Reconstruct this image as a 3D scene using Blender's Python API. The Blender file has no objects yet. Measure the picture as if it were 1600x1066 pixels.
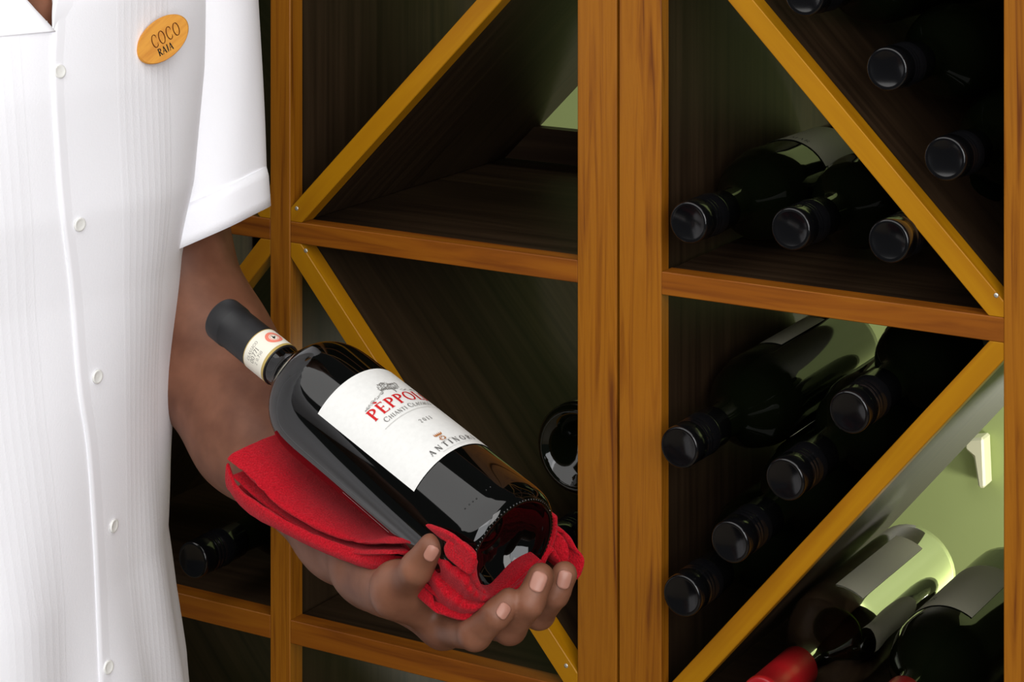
import bpy, bmesh, math, random
import numpy as np
from mathutils import Vector, Matrix
from mathutils.bvhtree import BVHTree

random.seed(4)
rng = np.random.default_rng(4)
SC = bpy.context.scene
COL = SC.collection

# ------------------------------------------------------------------ camera, world, lights, exposure
F_PX, HOR_Y, CAM_Z = 3700.0, -450.0, 1.6      # focal length and horizon in pixels of the 1600x1066 frame
cam_d = bpy.data.cameras.new('camera')
cam = bpy.data.objects.new('camera', cam_d)
COL.objects.link(cam)
cam.location = (0, 0, CAM_Z)
cam.rotation_euler = (math.pi / 2, 0, 0)
cam_d.sensor_fit = 'HORIZONTAL'
cam_d.sensor_width = 36.0
cam_d.lens = 36.0 * F_PX / 1600.0
cam_d.shift_y = (HOR_Y - 533.0) / 1600.0
cam_d.clip_start = 0.05
SC.camera = cam

world = bpy.data.worlds.new('World')
SC.world = world
world.use_nodes = True
world.node_tree.nodes['Background'].inputs[0].default_value = (0.9, 0.95, 1.0, 1)
world.node_tree.nodes['Background'].inputs[1].default_value = 0.05


def area(name, loc, target, size, size_y, power, color=(1, 1, 1)):
    d = bpy.data.lights.new(name, 'AREA')
    d.shape = 'RECTANGLE'
    d.size, d.size_y, d.energy, d.color = size, size_y, power, color
    o = bpy.data.objects.new(name, d)
    COL.objects.link(o)
    o.location = loc
    o.rotation_euler = (Vector(target) - Vector(loc)).to_track_quat('-Z', 'Y').to_euler()
    return o


area('key_light', (-0.75, 0.35, 3.1), (-0.15, 1.65, 1.15), 4.4, 3.0, 86, (1.0, 0.98, 0.96))
area('right_fill_light', (1.5, -1.0, 2.3), (-0.2, 1.7, 1.2), 0.9, 1.6, 25, (1.0, 0.98, 0.95))  # added soft fill from the right
area('fill_light', (0.1, -1.4, 1.7), (-0.3, 1.6, 1.15), 2.0, 1.6, 44, (0.97, 0.98, 1.0))
area('back_room_light', (2.0, 2.45, 2.35), (1.6, 2.8, 0.9), 0.7, 0.7, 30, (1.0, 0.98, 0.9))
lamp_d = bpy.data.lights.new('back_room_lamp', 'POINT')
lamp_d.energy, lamp_d.shadow_soft_size, lamp_d.color = 26, 0.10, (1.0, 0.96, 0.88)
lamp = bpy.data.objects.new('back_room_lamp', lamp_d)
COL.objects.link(lamp)
lamp.location = (1.15, 2.55, 0.45)

vs = SC.view_settings
SC.display_settings.display_device = 'sRGB'
vs.view_transform = 'Standard'
vs.look = 'None'
vs.gamma = 1.0
vs.use_curve_mapping = False
vs.exposure = 0.0
SC.cycles.use_denoising = True
SC.cycles.max_bounces = 8


# ------------------------------------------------------------------ helpers: pixels to places
def P(x, y, d):
    """Point on the line of sight of photo pixel (x, y) at distance d along the view axis."""
    return Vector(((x - 800) / F_PX * d, d, CAM_Z - (y - HOR_Y) / F_PX * d))


def ray(x, y):
    return Vector(((x - 800) / F_PX, 1.0, -(y - HOR_Y) / F_PX)).normalized()


def to_px(p):
    return 800 + F_PX * p[0] / p[1], HOR_Y - F_PX * (p[2] - CAM_Z) / p[1]


CAM = Vector((0, 0, CAM_Z))
PH = math.atan(0.594)                          # the rack is turned by this angle
RU = Vector((math.cos(PH), -math.sin(PH), 0))  # along the rack front
RW = Vector((math.sin(PH), math.cos(PH), 0))   # into the rack
RO = Vector((0.0951, 1.76, 0))


def R(u, w, z):
    return RO + RU * u + RW * w + Vector((0, 0, z))


def rk(x, y, w=0.0):
    """(u, z) where the sight line of a pixel meets the plane at depth w of the rack."""
    r = ray(x, y)
    s = (RO + RW * w).dot(RW) / r.dot(RW)
    p = CAM + r * s
    return (p - RO).dot(RU), p.z


# ------------------------------------------------------------------ helpers: objects
def tag(o, label=None, cat=None, group=None, kind=None):
    if label: o['label'] = label
    if cat: o['category'] = cat
    if group: o['group'] = group
    if kind: o['kind'] = kind
    return o


def empty(name, loc):
    o = bpy.data.objects.new(name, None)
    COL.objects.link(o)
    o.location = loc
    o.empty_display_size = 0.05
    return o


def mesh_obj(name, verts, faces, mat, parent=None, smooth=False, mw=None, uvs=None):
    me = bpy.data.meshes.new(name)
    me.from_pydata([tuple(v) for v in verts], [], [tuple(f) for f in faces])
    if uvs is not None:
        lay = me.uv_layers.new(name='UVMap')
        idx = np.empty(len(me.loops), dtype=np.int32)
        me.loops.foreach_get('vertex_index', idx)
        lay.data.foreach_set('uv', np.asarray(uvs, dtype=np.float32)[idx].ravel())
    return link_mesh(name, me, mat, parent, smooth, mw)


def link_mesh(name, me, mat, parent=None, smooth=False, mw=None):
    me.materials.clear()
    me.materials.append(mat)
    if smooth:
        me.polygons.foreach_set('use_smooth', [True] * len(me.polygons))
    me.update()
    o = bpy.data.objects.new(name, me)
    COL.objects.link(o)
    m = mw if mw is not None else Matrix.Identity(4)
    if parent is not None:
        o.parent = parent
        pm = Matrix.Translation(parent.location) if parent.parent is None and parent.rotation_euler[:] == (0, 0, 0) and 'mw' not in parent else Matrix(np.array(parent['mw']).reshape(4, 4).tolist())
        o.matrix_parent_inverse = pm.inverted()
        # parts carry world coordinates through the parent inverse
    o.matrix_basis = m
    o['mw'] = [c for r_ in m for c in r_]
    return o


def clean_props():
    for o in SC.objects:
        if 'mw' in o: del o['mw']


def basis(ex, ey, ez, loc):
    return Matrix(((ex.x, ey.x, ez.x, loc.x), (ex.y, ey.y, ez.y, loc.y), (ex.z, ey.z, ez.z, loc.z), (0, 0, 0, 1)))


def prism(poly, d0, d1, bev=0.0):
    """poly: list of (x, y); extruded along z from d0 to d1, front edge (d0) slightly bevelled."""
    bm = bmesh.new()
    a = [bm.verts.new((x, y, d0)) for x, y in poly]
    b = [bm.verts.new((x, y, d1)) for x, y in poly]
    n = len(poly)
    bm.faces.new(a[::-1]); bm.faces.new(b)
    for i in range(n):
        bm.faces.new((a[i], a[(i + 1) % n], b[(i + 1) % n], b[i]))
    bmesh.ops.recalc_face_normals(bm, faces=bm.faces)
    if bev > 0:
        bmesh.ops.bevel(bm, geom=list(bm.edges), offset=bev, segments=1, affect='EDGES', profile=0.5)
    me = bpy.data.meshes.new('prism')
    bm.to_mesh(me); bm.free()
    return me


def lathe(profile, n=48, mod=None):
    """profile: list of (t, r) along the local z axis."""
    verts, faces = [], []
    m = len(profile)
    for i, (t, r) in enumerate(profile):
        for k in range(n):
            a = 2 * math.pi * k / n
            rr = r if mod is None else mod(i, t, r, k)
            verts.append((rr * math.sin(a), rr * math.cos(a), t))
    for i in range(m - 1):
        for k in range(n):
            k2 = (k + 1) % n
            faces.append((i * n + k, i * n + k2, (i + 1) * n + k2, (i + 1) * n + k))
    verts.append((0, 0, profile[0][0])); verts.append((0, 0, profile[-1][0]))
    c0, c1 = len(verts) - 2, len(verts) - 1
    for k in range(n):
        k2 = (k + 1) % n
        faces.append((c0, k2, k)); faces.append((c1, (m - 1) * n + k, (m - 1) * n + k2))
    return verts, faces


def cyl_patch(t0, t1, a0, a1, rad, nt=10, na=40):
    """Patch on a cylinder about local z; rad may be a function of t."""
    f = rad if callable(rad) else (lambda t: rad)
    verts, faces = [], []
    for i in range(nt + 1):
        t = t0 + (t1 - t0) * i / nt
        for k in range(na + 1):
            a = a0 + (a1 - a0) * k / na
            verts.append((f(t) * math.sin(a), f(t) * math.cos(a), t))
    w = na + 1
    for i in range(nt):
        for k in range(na):
            faces.append((i * w + k, i * w + k + 1, (i + 1) * w + k + 1, (i + 1) * w + k))
    return verts, faces


def catmull(pts, n):
    pts = np.asarray(pts, dtype=float)
    m = len(pts)
    out = []
    for s in np.linspace(0, m - 1, n):
        i = min(int(s), m - 2); f = s - i
        p0 = pts[max(i - 1, 0)]; p1 = pts[i]; p2 = pts[i + 1]; p3 = pts[min(i + 2, m - 1)]
        out.append(0.5 * ((2 * p1) + (-p0 + p2) * f + (2 * p0 - 5 * p1 + 4 * p2 - p3) * f * f + (-p0 + 3 * p1 - 3 * p2 + p3) * f ** 3))
    return np.array(out)


def grid_faces(nr, nc, off=0, close=False):
    fs = []
    for i in range(nr - 1):
        for k in range(nc if close else nc - 1):
            k2 = (k + 1) % nc
            fs.append((off + i * nc + k, off + i * nc + k2, off + (i + 1) * nc + k2, off + (i + 1) * nc + k))
    return fs


# ------------------------------------------------------------------ helpers: materials
def srgb(r, g, b):
    f = lambda c: (c / 255 / 12.92) if c / 255 <= 0.04045 else ((c / 255 + 0.055) / 1.055) ** 2.4
    return (f(r), f(g), f(b), 1)


def mat(name, color, rough=0.5, spec=0.5, coat=0.0, sheen=0.0, sheen_col=None, transmission=0.0, ior=1.5, subsurf=0.0, metal=0.0):
    m = bpy.data.materials.new(name)
    m.use_nodes = True
    b = m.node_tree.nodes['Principled BSDF']
    b.inputs['Base Color'].default_value = color
    b.inputs['Roughness'].default_value = rough
    b.inputs['Specular IOR Level'].default_value = spec
    b.inputs['Coat Weight'].default_value = coat
    b.inputs['Coat Roughness'].default_value = 0.1
    b.inputs['Sheen Weight'].default_value = sheen
    if sheen_col: b.inputs['Sheen Tint'].default_value = sheen_col
    b.inputs['Transmission Weight'].default_value = transmission
    b.inputs['IOR'].default_value = ior
    b.inputs['Metallic'].default_value = metal
    if subsurf:
        b.inputs['Subsurface Weight'].default_value = subsurf
        b.inputs['Subsurface Radius'].default_value = (0.012, 0.005, 0.003)
        b.inputs['Subsurface Scale'].default_value = 0.3
    return m


def nd(m, typ, **kw):
    n = m.node_tree.nodes.new(typ)
    for k, v in kw.items():
        if k in n.inputs: n.inputs[k].default_value = v
        else: setattr(n, k, v)
    return n


def noise_mix(m, stops, scale=(1, 1, 1), nscale=5.0, detail=6, bump=0.0, bump_dist=0.001, coord='Object', distortion=0.0, rough_var=None):
    """Colour from stretched noise, the same noise as fine relief."""
    t = m.node_tree; L = t.links
    b = t.nodes['Principled BSDF']
    tc = nd(m, 'ShaderNodeTexCoord'); mp = nd(m, 'ShaderNodeMapping')
    mp.inputs['Scale'].default_value = scale
    no = nd(m, 'ShaderNodeTexNoise', Scale=nscale, Detail=detail, Distortion=distortion)
    oi = nd(m, 'ShaderNodeObjectInfo')
    vm = nd(m, 'ShaderNodeVectorMath', operation='SCALE')
    cmb = nd(m, 'ShaderNodeCombineXYZ')
    L.new(oi.outputs['Random'], cmb.inputs[0]); L.new(oi.outputs['Random'], cmb.inputs[1]); L.new(oi.outputs['Random'], cmb.inputs[2])
    L.new(cmb.outputs[0], vm.inputs[0]); vm.inputs['Scale'].default_value = 37.0
    L.new(tc.outputs[coord], mp.inputs['Vector'])
    ad = nd(m, 'ShaderNodeVectorMath', operation='ADD')
    L.new(mp.outputs[0], ad.inputs[0]); L.new(vm.outputs[0], ad.inputs[1])
    L.new(ad.outputs[0], no.inputs['Vector'])
    cr = nd(m, 'ShaderNodeValToRGB')
    e = cr.color_ramp.elements
    e[0].position, e[0].color = stops[0]
    e[1].position, e[1].color = stops[-1]
    for p_, c_ in stops[1:-1]:
        x = e.new(p_); x.color = c_
    L.new(no.outputs['Fac'], cr.inputs[0]); L.new(cr.outputs[0], b.inputs['Base Color'])
    if bump:
        bp = nd(m, 'ShaderNodeBump', Strength=bump, Distance=bump_dist)
        L.new(no.outputs['Fac'], bp.inputs['Height']); L.new(bp.outputs[0], b.inputs['Normal'])
    return no


M = {}
# oiled teak of the fronts: grain runs along local x
M['wood'] = mat('teak_front', srgb(140, 86, 14), 0.42, 0.3)
noise_mix(M['wood'], [(0.26, srgb(96, 48, 8)), (0.40, srgb(132, 77, 11)), (0.55, srgb(148, 91, 16)), (0.68, srgb(138, 82, 12)), (0.82, srgb(118, 62, 9))], (6, 130, 130), 1.0, 8, 0.3, 0.0006, distortion=1.2)
M['plank'] = mat('pale_varnished_wood', srgb(158, 106, 5), 0.45, 0.25)
noise_mix(M['plank'], [(0.3, srgb(146, 92, 4)), (0.55, srgb(164, 112, 6)), (0.8, srgb(152, 100, 5))], (4, 60, 60), 1.0, 6, 0.15, 0.0005, distortion=0.4)
M['shelf_edge'] = mat('reddish_wood_edge', srgb(128, 70, 13), 0.45, 0.25)
noise_mix(M['shelf_edge'], [(0.3, srgb(96, 47, 9)), (0.5, srgb(130, 72, 13)), (0.75, srgb(146, 88, 16))], (5, 90, 90), 1.0, 8, 0.3, 0.0006, distortion=1.0)
M['dark_board'] = mat('shade_darkened_plywood', srgb(42, 30, 19), 0.5, 0.1)  # the shade inside the bins is put into this dark board colour
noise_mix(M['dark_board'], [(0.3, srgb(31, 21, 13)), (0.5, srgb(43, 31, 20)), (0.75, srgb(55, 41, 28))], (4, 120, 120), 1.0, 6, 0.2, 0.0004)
M['black_glass'] = mat('dark_bottle_glass', (0.0012, 0.0013, 0.0010, 1), 0.04, 0.5)
M['rack_glass'] = mat('rack_bottle_glass', (0.0022, 0.0032, 0.0012, 1), 0.06, 0.5)
M['green_glass'] = mat('green_bottle_glass', (0.24, 0.38, 0.08, 1), 0.05, 0.5, transmission=1.0)
M['wine'] = mat('red_wine', (0.006, 0.001, 0.002, 1), 0.15, 0.5)
M['cap'] = mat('black_screw_cap', (0.003, 0.003, 0.0035, 1), 0.14, 0.5)
M['capsule'] = mat('matt_black_capsule', (0.010, 0.010, 0.011, 1), 0.5, 0.4)
M['red_capsule'] = mat('red_foil_capsule', srgb(150, 16, 22), 0.35, 0.5)
M['paper'] = mat('label_paper', srgb(240, 240, 238), 0.6, 0.3)
noise_mix(M['paper'], [(0.3, srgb(216, 216, 213)), (0.7, srgb(222, 222, 219))], (1, 1, 1), 300, 3, 0.15, 0.0001)
M['old_paper'] = mat('label_paper_cream', srgb(176, 172, 152), 0.65, 0.2)
M['ink_red'] = mat('red_ink', srgb(190, 22, 26), 0.6, 0.2)
M['ink_grey'] = mat('grey_ink', srgb(170, 168, 164), 0.6, 0.2)
M['ink_mid'] = mat('mid_grey_ink', srgb(122, 120, 116), 0.6, 0.2)
M['ink_dark'] = mat('dark_ink', srgb(84, 82, 80), 0.6, 0.2)
M['ink_gold'] = mat('gold_ink', srgb(168, 104, 48), 0.5, 0.3)
M['ink_black'] = mat('black_ink', srgb(24, 26, 20), 0.6, 0.2)
M['seal_pink'] = mat('pink_seal', srgb(226, 128, 108), 0.6, 0.2)
M['gold_band'] = mat('gold_band', srgb(176, 152, 84), 0.4, 0.4)
M['band_paper'] = mat('band_paper', srgb(226, 222, 208), 0.6, 0.2)
M['burnt'] = mat('burnt_lettering', srgb(86, 40, 10), 0.7, 0.1)
M['badge'] = mat('bamboo_badge', srgb(206, 140, 44), 0.35, 0.4)
noise_mix(M['badge'], [(0.3, srgb(196, 126, 34)), (0.6, srgb(214, 148, 48)), (0.8, srgb(204, 134, 40))], (40, 300, 300), 1.0, 5)
M['nail'] = mat('fingernail', srgb(160, 112, 96), 0.36, 0.4)
M['button'] = mat('pearl_button', srgb(236, 236, 232), 0.25, 0.4)
M['trousers'] = mat('dark_trousers', srgb(30, 30, 34), 0.8, 0.2)
M['shoe'] = mat('black_shoe', srgb(16, 16, 16), 0.3, 0.5)
M['hair'] = mat('black_hair', srgb(12, 10, 9), 0.6, 0.3)
M['green_wall'] = mat('green_plaster', srgb(168, 184, 118), 0.8, 0.2)
noise_mix(M['green_wall'], [(0.3, srgb(164, 180, 114)), (0.7, srgb(172, 188, 122))], (1, 1, 1), 3.0, 5, 0.1, 0.002)
M['floor'] = mat('stone_floor', srgb(120, 108, 92), 0.5, 0.3)
noise_mix(M['floor'], [(0.3, srgb(108, 96, 82)), (0.7, srgb(130, 118, 100))], (1, 1, 1), 6.0, 6, 0.1, 0.002)
M['cream'] = mat('cream_enamel', srgb(236, 236, 200), 0.4, 0.4)
M['screw'] = mat('screw_head', srgb(200, 196, 186), 0.35, 0.5, metal=0.7)

# skin
M['skin'] = mat('brown_skin', srgb(150, 100, 78), 0.5, 0.35, subsurf=0.15)
noise_mix(M['skin'], [(0.3, srgb(104, 64, 46)), (0.5, srgb(118, 76, 56)), (0.72, srgb(132, 87, 66))], (1, 1, 1), 45, 8, 0.25, 0.0006)

# red terry cloth
M['cloth'] = mat('red_terry_cloth', srgb(196, 22, 38), 0.9, 0.1, sheen=0.2, sheen_col=(1.0, 0.3, 0.33, 1))
noise_mix(M['cloth'], [(0.3, srgb(146, 6, 20)), (0.55, srgb(176, 14, 30)), (0.8, srgb(196, 30, 44))], (1, 1, 1), 900, 4, 0.9, 0.0012)

# white shirt: woven relief plus sewn pin tucks that follow the UV map (u = metres round the front, v = metres up)
def shirt_material():
    m = mat('white_cotton', srgb(246, 246, 251), 0.85, 0.15, sheen=0.15)
    t = m.node_tree; L = t.links; b = t.nodes['Principled BSDF']
    uv = nd(m, 'ShaderNodeUVMap'); sp = nd(m, 'ShaderNodeSeparateXYZ')
    L.new(uv.outputs[0], sp.inputs[0])
    def math_(op, a, c=None, val=None):
        n = nd(m, 'ShaderNodeMath', operation=op)
        L.new(a, n.inputs[0])
        if c is not None: L.new(c, n.inputs[1])
        if val is not None: n.inputs[1].default_value = val
        return n.outputs[0]
    # tucks: a saw tooth every 5.5 mm inside two bands beside the placket
    saw = math_('FRACT', math_('MULTIPLY', sp.outputs[0], val=1 / 0.0055))
    au = math_('ABSOLUTE', sp.outputs[0])
    band = nd(m, 'ShaderNodeMapRange'); band.interpolation_type = 'SMOOTHSTEP'
    L.new(au, band.inputs['Value'])
    band.inputs['From Min'].default_value = 0.026; band.inputs['From Max'].default_value = 0.030
    band2 = nd(m, 'ShaderNodeMapRange'); band2.interpolation_type = 'SMOOTHSTEP'
    L.new(au, band2.inputs['Value'])
    band2.inputs['From Min'].default_value = 0.074; band2.inputs['From Max'].default_value = 0.069
    bb = math_('MULTIPLY', band.outputs[0], band2.outputs[0])
    tuck = math_('MULTIPLY', math_('POWER', saw, val=2.0), bb)
    tc = nd(m, 'ShaderNodeTexCoord')
    no = nd(m, 'ShaderNodeTexNoise', Scale=700.0, Detail=3.0)
    L.new(tc.outputs['Object'], no.inputs['Vector'])
    b1 = nd(m, 'ShaderNodeBump', Strength=0.3, Distance=0.0005)
    L.new(no.outputs['Fac'], b1.inputs['Height'])
    b2 = nd(m, 'ShaderNodeBump', Strength=0.7, Distance=0.0005)
    L.new(tuck, b2.inputs['Height']); L.new(b1.outputs[0], b2.inputs['Normal'])
    L.new(b2.outputs[0], b.inputs['Normal'])
    return m
M['shirt'] = shirt_material()
M['placket'] = mat('white_cotton_plain', srgb(246, 246, 251), 0.85, 0.15, sheen=0.15)

# ------------------------------------------------------------------ setting
fl = mesh_obj('floor', [(-2.6, -1.2, 0), (3.6, -1.2, 0), (3.6, 4.6, 0), (-2.6, 4.6, 0), (-2.6, -1.2, -.1), (3.6, -1.2, -.1), (3.6, 4.6, -.1), (-2.6, 4.6, -.1)],
              [(0, 1, 2, 3), (7, 6, 5, 4), (0, 4, 5, 1), (1, 5, 6, 2), (2, 6, 7, 3), (3, 7, 4, 0)], M['floor'])
tag(fl, kind='structure')
W0 = 1.55
def wall_box(name, u0, u1, w0, w1, z0, z1, m):
    vs_ = [R(u, w, z) for z in (z0, z1) for w in (w0, w1) for u in (u0, u1)]
    return tag(mesh_obj(name, vs_, [(0, 1, 3, 2), (4, 6, 7, 5), (0, 4, 5, 1), (1, 5, 7, 3), (3, 7, 6, 2), (2, 6, 4, 0)], m), kind='structure')
wall_box('wall_back', -2.2, 2.2, W0, W0 + .1, 0, 2.7, M['green_wall'])

# ------------------------------------------------------------------ wine racks
DEP = 0.34
ROWS = [(0.214, 0.521), (0.538, 0.843), (0.862, 1.169), (1.186, 1.457), (1.474, 1.743)]   # clear height of each row of cells
SHELF_T = [0.017, 0.017, 0.019, 0.017, 0.017]
ZTOP = 1.76


def clip(poly, a, b, c):
    """keep the side a*x + b*y <= c"""
    out = []
    n = len(poly)
    for i in range(n):
        p, q = poly[i], poly[(i + 1) % n]
        dp, dq = a * p[0] + b * p[1] - c, a * q[0] + b * q[1] - c
        if dp <= 0: out.append(p)
        if dp * dq < 0:
            s = dp / (dp - dq)
            out.append((p[0] + (q[0] - p[0]) * s, p[1] + (q[1] - p[1]) * s))
    return out


def bar_uz(name, poly, direction, w0, w1, m, parent, bev=0.0):
    """A piece cut to a polygon in the (u, z) plane of the rack front, thick from w0 to w1; local x runs along direction."""
    cx = sum(p[0] for p in poly) / len(poly); cz = sum(p[1] for p in poly) / len(poly)
    dx, dz = direction
    ln = math.hypot(dx, dz); dx /= ln; dz /= ln
    loc = [((p[0] - cx) * dx + (p[1] - cz) * dz, -(p[0] - cx) * dz + (p[1] - cz) * dx) for p in poly]
    me = prism(loc, w0, w1, bev)
    ex = RU * dx + Vector((0, 0, dz)); ey = RU * (-dz) + Vector((0, 0, dx)); ez = RW
    # local z points into the rack, so the frame is left-handed: mirror y to keep it right-handed
    ey2 = ez.cross(ex)
    if ey2.dot(ey) < 0:
        for v in me.vertices: v.co.y = -v.co.y
        me.flip_normals()
    return link_mesh(name, me, m, parent, mw=basis(ex, ey2, ez, R(cx, 0, cz)))


def rect(u0, u1, z0, z1):
    return [(u0, z0), (u1, z0), (u1, z1), (u0, z1)]


def diagonal(rack, u0, z0, u1, z1, cell, th=0.0155):
    dx, dz = u1 - u0, z1 - z0
    ln = math.hypot(dx, dz); dx /= ln; dz /= ln
    nx, nz = -dz, dx
    e = 0.05
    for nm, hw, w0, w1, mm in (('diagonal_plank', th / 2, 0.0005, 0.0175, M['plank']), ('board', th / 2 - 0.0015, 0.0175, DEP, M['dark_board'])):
        q = [(u0 - dx * e + nx * hw, z0 - dz * e + nz * hw), (u0 - dx * e - nx * hw, z0 - dz * e - nz * hw),
             (u1 + dx * e - nx * hw, z1 + dz * e - nz * hw), (u1 + dx * e + nx * hw, z1 + dz * e + nz * hw)]
        for a, b, c in ((-1, 0, -cell[0]), (1, 0, cell[1]), (0, -1, -cell[2]), (0, 1, cell[3])):
            q = clip(q, a, b, c)
        if nm == 'diagonal_plank':
            front = bar_uz(nm, q, (dx, dz), w0, w1, mm, rack, 0.0006)
        else:
            bar_uz(nm, q, (dx, dz), w0, w1, mm, front)
    return front


def build_rack(label, cols, posts, divider, loc_u):
    rack = empty('wine_rack', R(loc_u, DEP / 2, 0))
    tag(rack, label, 'wine rack', 'wooden wine racks side by side')
    rack['mw'] = [c for r_ in Matrix.Translation(R(loc_u, DEP / 2, 0)) for c in r_]
    for (a, b, pa, pb) in posts:
        bar_uz('post', rect(a, b, 0, ZTOP + .02), (0, 1), 0, 0.0128, M['wood'], rack, 0.0007)
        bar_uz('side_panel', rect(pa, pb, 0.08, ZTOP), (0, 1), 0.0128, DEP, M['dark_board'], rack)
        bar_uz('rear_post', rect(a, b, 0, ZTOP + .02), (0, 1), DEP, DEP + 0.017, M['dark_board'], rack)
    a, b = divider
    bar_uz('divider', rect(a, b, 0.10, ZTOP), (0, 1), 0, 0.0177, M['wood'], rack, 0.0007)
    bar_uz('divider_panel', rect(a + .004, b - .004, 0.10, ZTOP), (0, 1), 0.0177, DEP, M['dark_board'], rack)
    tops = []
    for (u0, u1, side) in cols:
        # side = +1: the divider is at u0; -1: the divider is at u1
        zs = [r[0] for r in ROWS] + [ZTOP]
        ths = SHELF_T + [0.017]
        for z, th in zip(zs, ths):
            f = bar_uz('shelf_edge', rect(u0, u1, z - th, z), (1, 0), 0.0003, 0.017, M['shelf_edge'], rack, 0.0006)
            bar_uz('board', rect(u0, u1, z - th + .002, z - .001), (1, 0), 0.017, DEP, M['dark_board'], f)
        dv, cn = (u0, u1) if side > 0 else (u1, u0)
        for i, (z0, z1) in enumerate(ROWS):
            cell = (u0, u1, z0, z1)
            if i % 2 == 0:   # falls from the divider to the corner post
                diagonal(rack, dv, z1, cn, z0, cell)
            else:
                diagonal(rack, dv, z0, cn, z1, cell)
    return rack


rackL = build_rack('teak-fronted wine rack with nearly empty criss-cross bins, behind the red cloth',
                   [(-0.6024, -0.3404, -1), (-0.3204, -0.0533, 1)],
                   [(-0.0533, -0.0199, -0.046, -0.026), (-0.6377, -0.6024, -0.630, -0.610)], (-0.3404, -0.3204), -0.33)
rackR = build_rack('teak-fronted wine rack packed with dark screw-cap bottles in criss-cross bins',
                   [(0.0176, 0.2798, -1), (0.2998, 0.562, 1)],
                   [(-0.0177, 0.0176, -0.010, 0.0115), (0.562, 0.5973, 0.569, 0.590)], (0.2798, 0.2998), 0.29)
bar_uz('back_rail', rect(-0.3204, -0.0533, 1.186, 1.217), (1, 0), DEP - .014, DEP - .002, M['dark_board'], rackL)
bar_uz('added_dark_backing', rect(0.125, 0.2998, 1.186, ZTOP), (1, 0), DEP + .001, DEP + .009, M['dark_board'], rackR)  # added board, hides the lit wall so the upper bin stays dark
# screw heads on the plank joints
def screw(u, z):
    v, f = lathe([(-0.0006, 0.0019), (0.0, 0.0016), (0.0003, 0.0008)], 10)
    ex = RU; ez = -RW; ey = ez.cross(ex)
    return mesh_obj('screw', v, f, M['screw'], rackL if u < -0.02 else rackR, True, basis(ex, ey, ez, R(u, 0.0002, z)))
for x, y in ((477, 392), (463, 326), (1556, 462), (884, 1041)):
    screw(*rk(x, y))

# ------------------------------------------------------------------ stroke lettering (roman capitals)
def _glyphs():
    T, N, S = 0.13, 0.055, 0.05      # thick, thin and serif stroke
    l = lambda *a: ('l',) + a
    arc = lambda *a: ('a',) + a
    sf = lambda x, y, h=0.13: l(x - h, y, x + h, y, S)
    g = {}
    g['P'] = (0.62, [l(.16, 0, .16, 1, T), sf(.16, .02), sf(.13, .98, .1), arc(.2, .74, .34, .24, -90, 90, T * .85), l(.16, .98, .25, .98, N), l(.16, .5, .22, .5, N)])
    g['E'] = (0.60, [l(.16, 0, .16, 1, T), l(.05, .98, .56, .98, N), l(.05, .02, .58, .02, N), l(.16, .52, .45, .52, N), l(.55, .98, .55, .86, N), l(.57, .02, .58, .15, N), l(.45, .45, .45, .6, N)])
    g['È'] = (0.60, g['E'][1] + [l(.12, 1.28, .34, 1.10, T * .8)])
    g['O'] = (0.86, [arc(.43, .5, .36, .48, 0, 360, T * .75)])
    g['L'] = (0.58, [l(.16, 0, .16, 1, T), sf(.16, .98), l(.05, .02, .55, .02, N), l(.55, .02, .56, .16, N)])
    g['I'] = (0.34, [l(.17, 0, .17, 1, T), sf(.17, .02), sf(.17, .98)])
    g['A'] = (0.74, [l(.08, 0, .36, 1, N), l(.36, 1, .66, 0, T), l(.18, .36, .53, .36, N), sf(.08, .02, .08), sf(.66, .02, .1)])
    g['N'] = (0.82, [l(.14, 0, .14, 1, N), l(.14, 1, .68, 0, T), l(.68, 0, .68, 1, N), sf(.14, .02, .1), sf(.1, .98, .08), sf(.68, .98, .1)])
    g['T'] = (0.70, [l(.35, 0, .35, 1, T), l(.06, .98, .64, .98, N), l(.06, .98, .05, .84, N), l(.64, .98, .65, .84, N), sf(.35, .02)])
    g['R'] = (0.72, g['P'][1] + [l(.3, .5, .64, 0, T * .9), sf(.66, .02, .07)])
    g['C'] = (0.78, [arc(.44, .5, .36, .48, 45, 315, T * .75), l(.69, .84, .7, .68, N), l(.69, .16, .7, .3, N)])
    g['H'] = (0.84, [l(.16, 0, .16, 1, T), l(.66, 0, .66, 1, T), l(.16, .52, .66, .52, N), sf(.16, .02, .1), sf(.16, .98, .1), sf(.66, .02, .1), sf(.66, .98, .1)])
    g['S'] = (0.56, [arc(.28, .74, .2, .24, 40, 270, T * .7), arc(.28, .26, .22, .24, -140, 90, T * .7)])
    g['M'] = (0.94, [l(.12, 0, .16, 1, N), l(.16, 1, .46, .06, T), l(.46, .06, .76, 1, N), l(.76, 1, .8, 0, T), sf(.12, .02, .08), sf(.8, .02, .1)])
    g['J'] = (0.42, [l(.24, .1, .24, 1, T), sf(.24, .98), arc(.1, .1, .14, .14, -90, 0, N)])
    g['2'] = (0.52, [arc(.25, .74, .19, .24, -30, 180, N * 1.3), l(.42, .62, .06, .04, N * 1.2), l(.06, .04, .46, .04, T * .7)])
    g['0'] = (0.56, [arc(.28, .5, .21, .48, 0, 360, T * .6)])
    g['1'] = (0.36, [l(.18, 0, .18, 1, T * .8), sf(.18, .02), l(.18, .98, .08, .88, N)])
    g['7'] = (0.5, [l(.06, .96, .46, .96, T * .8), l(.46, .96, .2, 0, T * .8)])
    g['5'] = (0.5, [l(.12, .97, .42, .97, N), l(.12, .97, .1, .55, N), arc(.22, .3, .2, .28, -130, 120, T * .7)])
    g['.'] = (0.22, [l(.1, 0, .1, .12, T)])
    g[' '] = (0.40, [])
    return g
GL = _glyphs()


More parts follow.
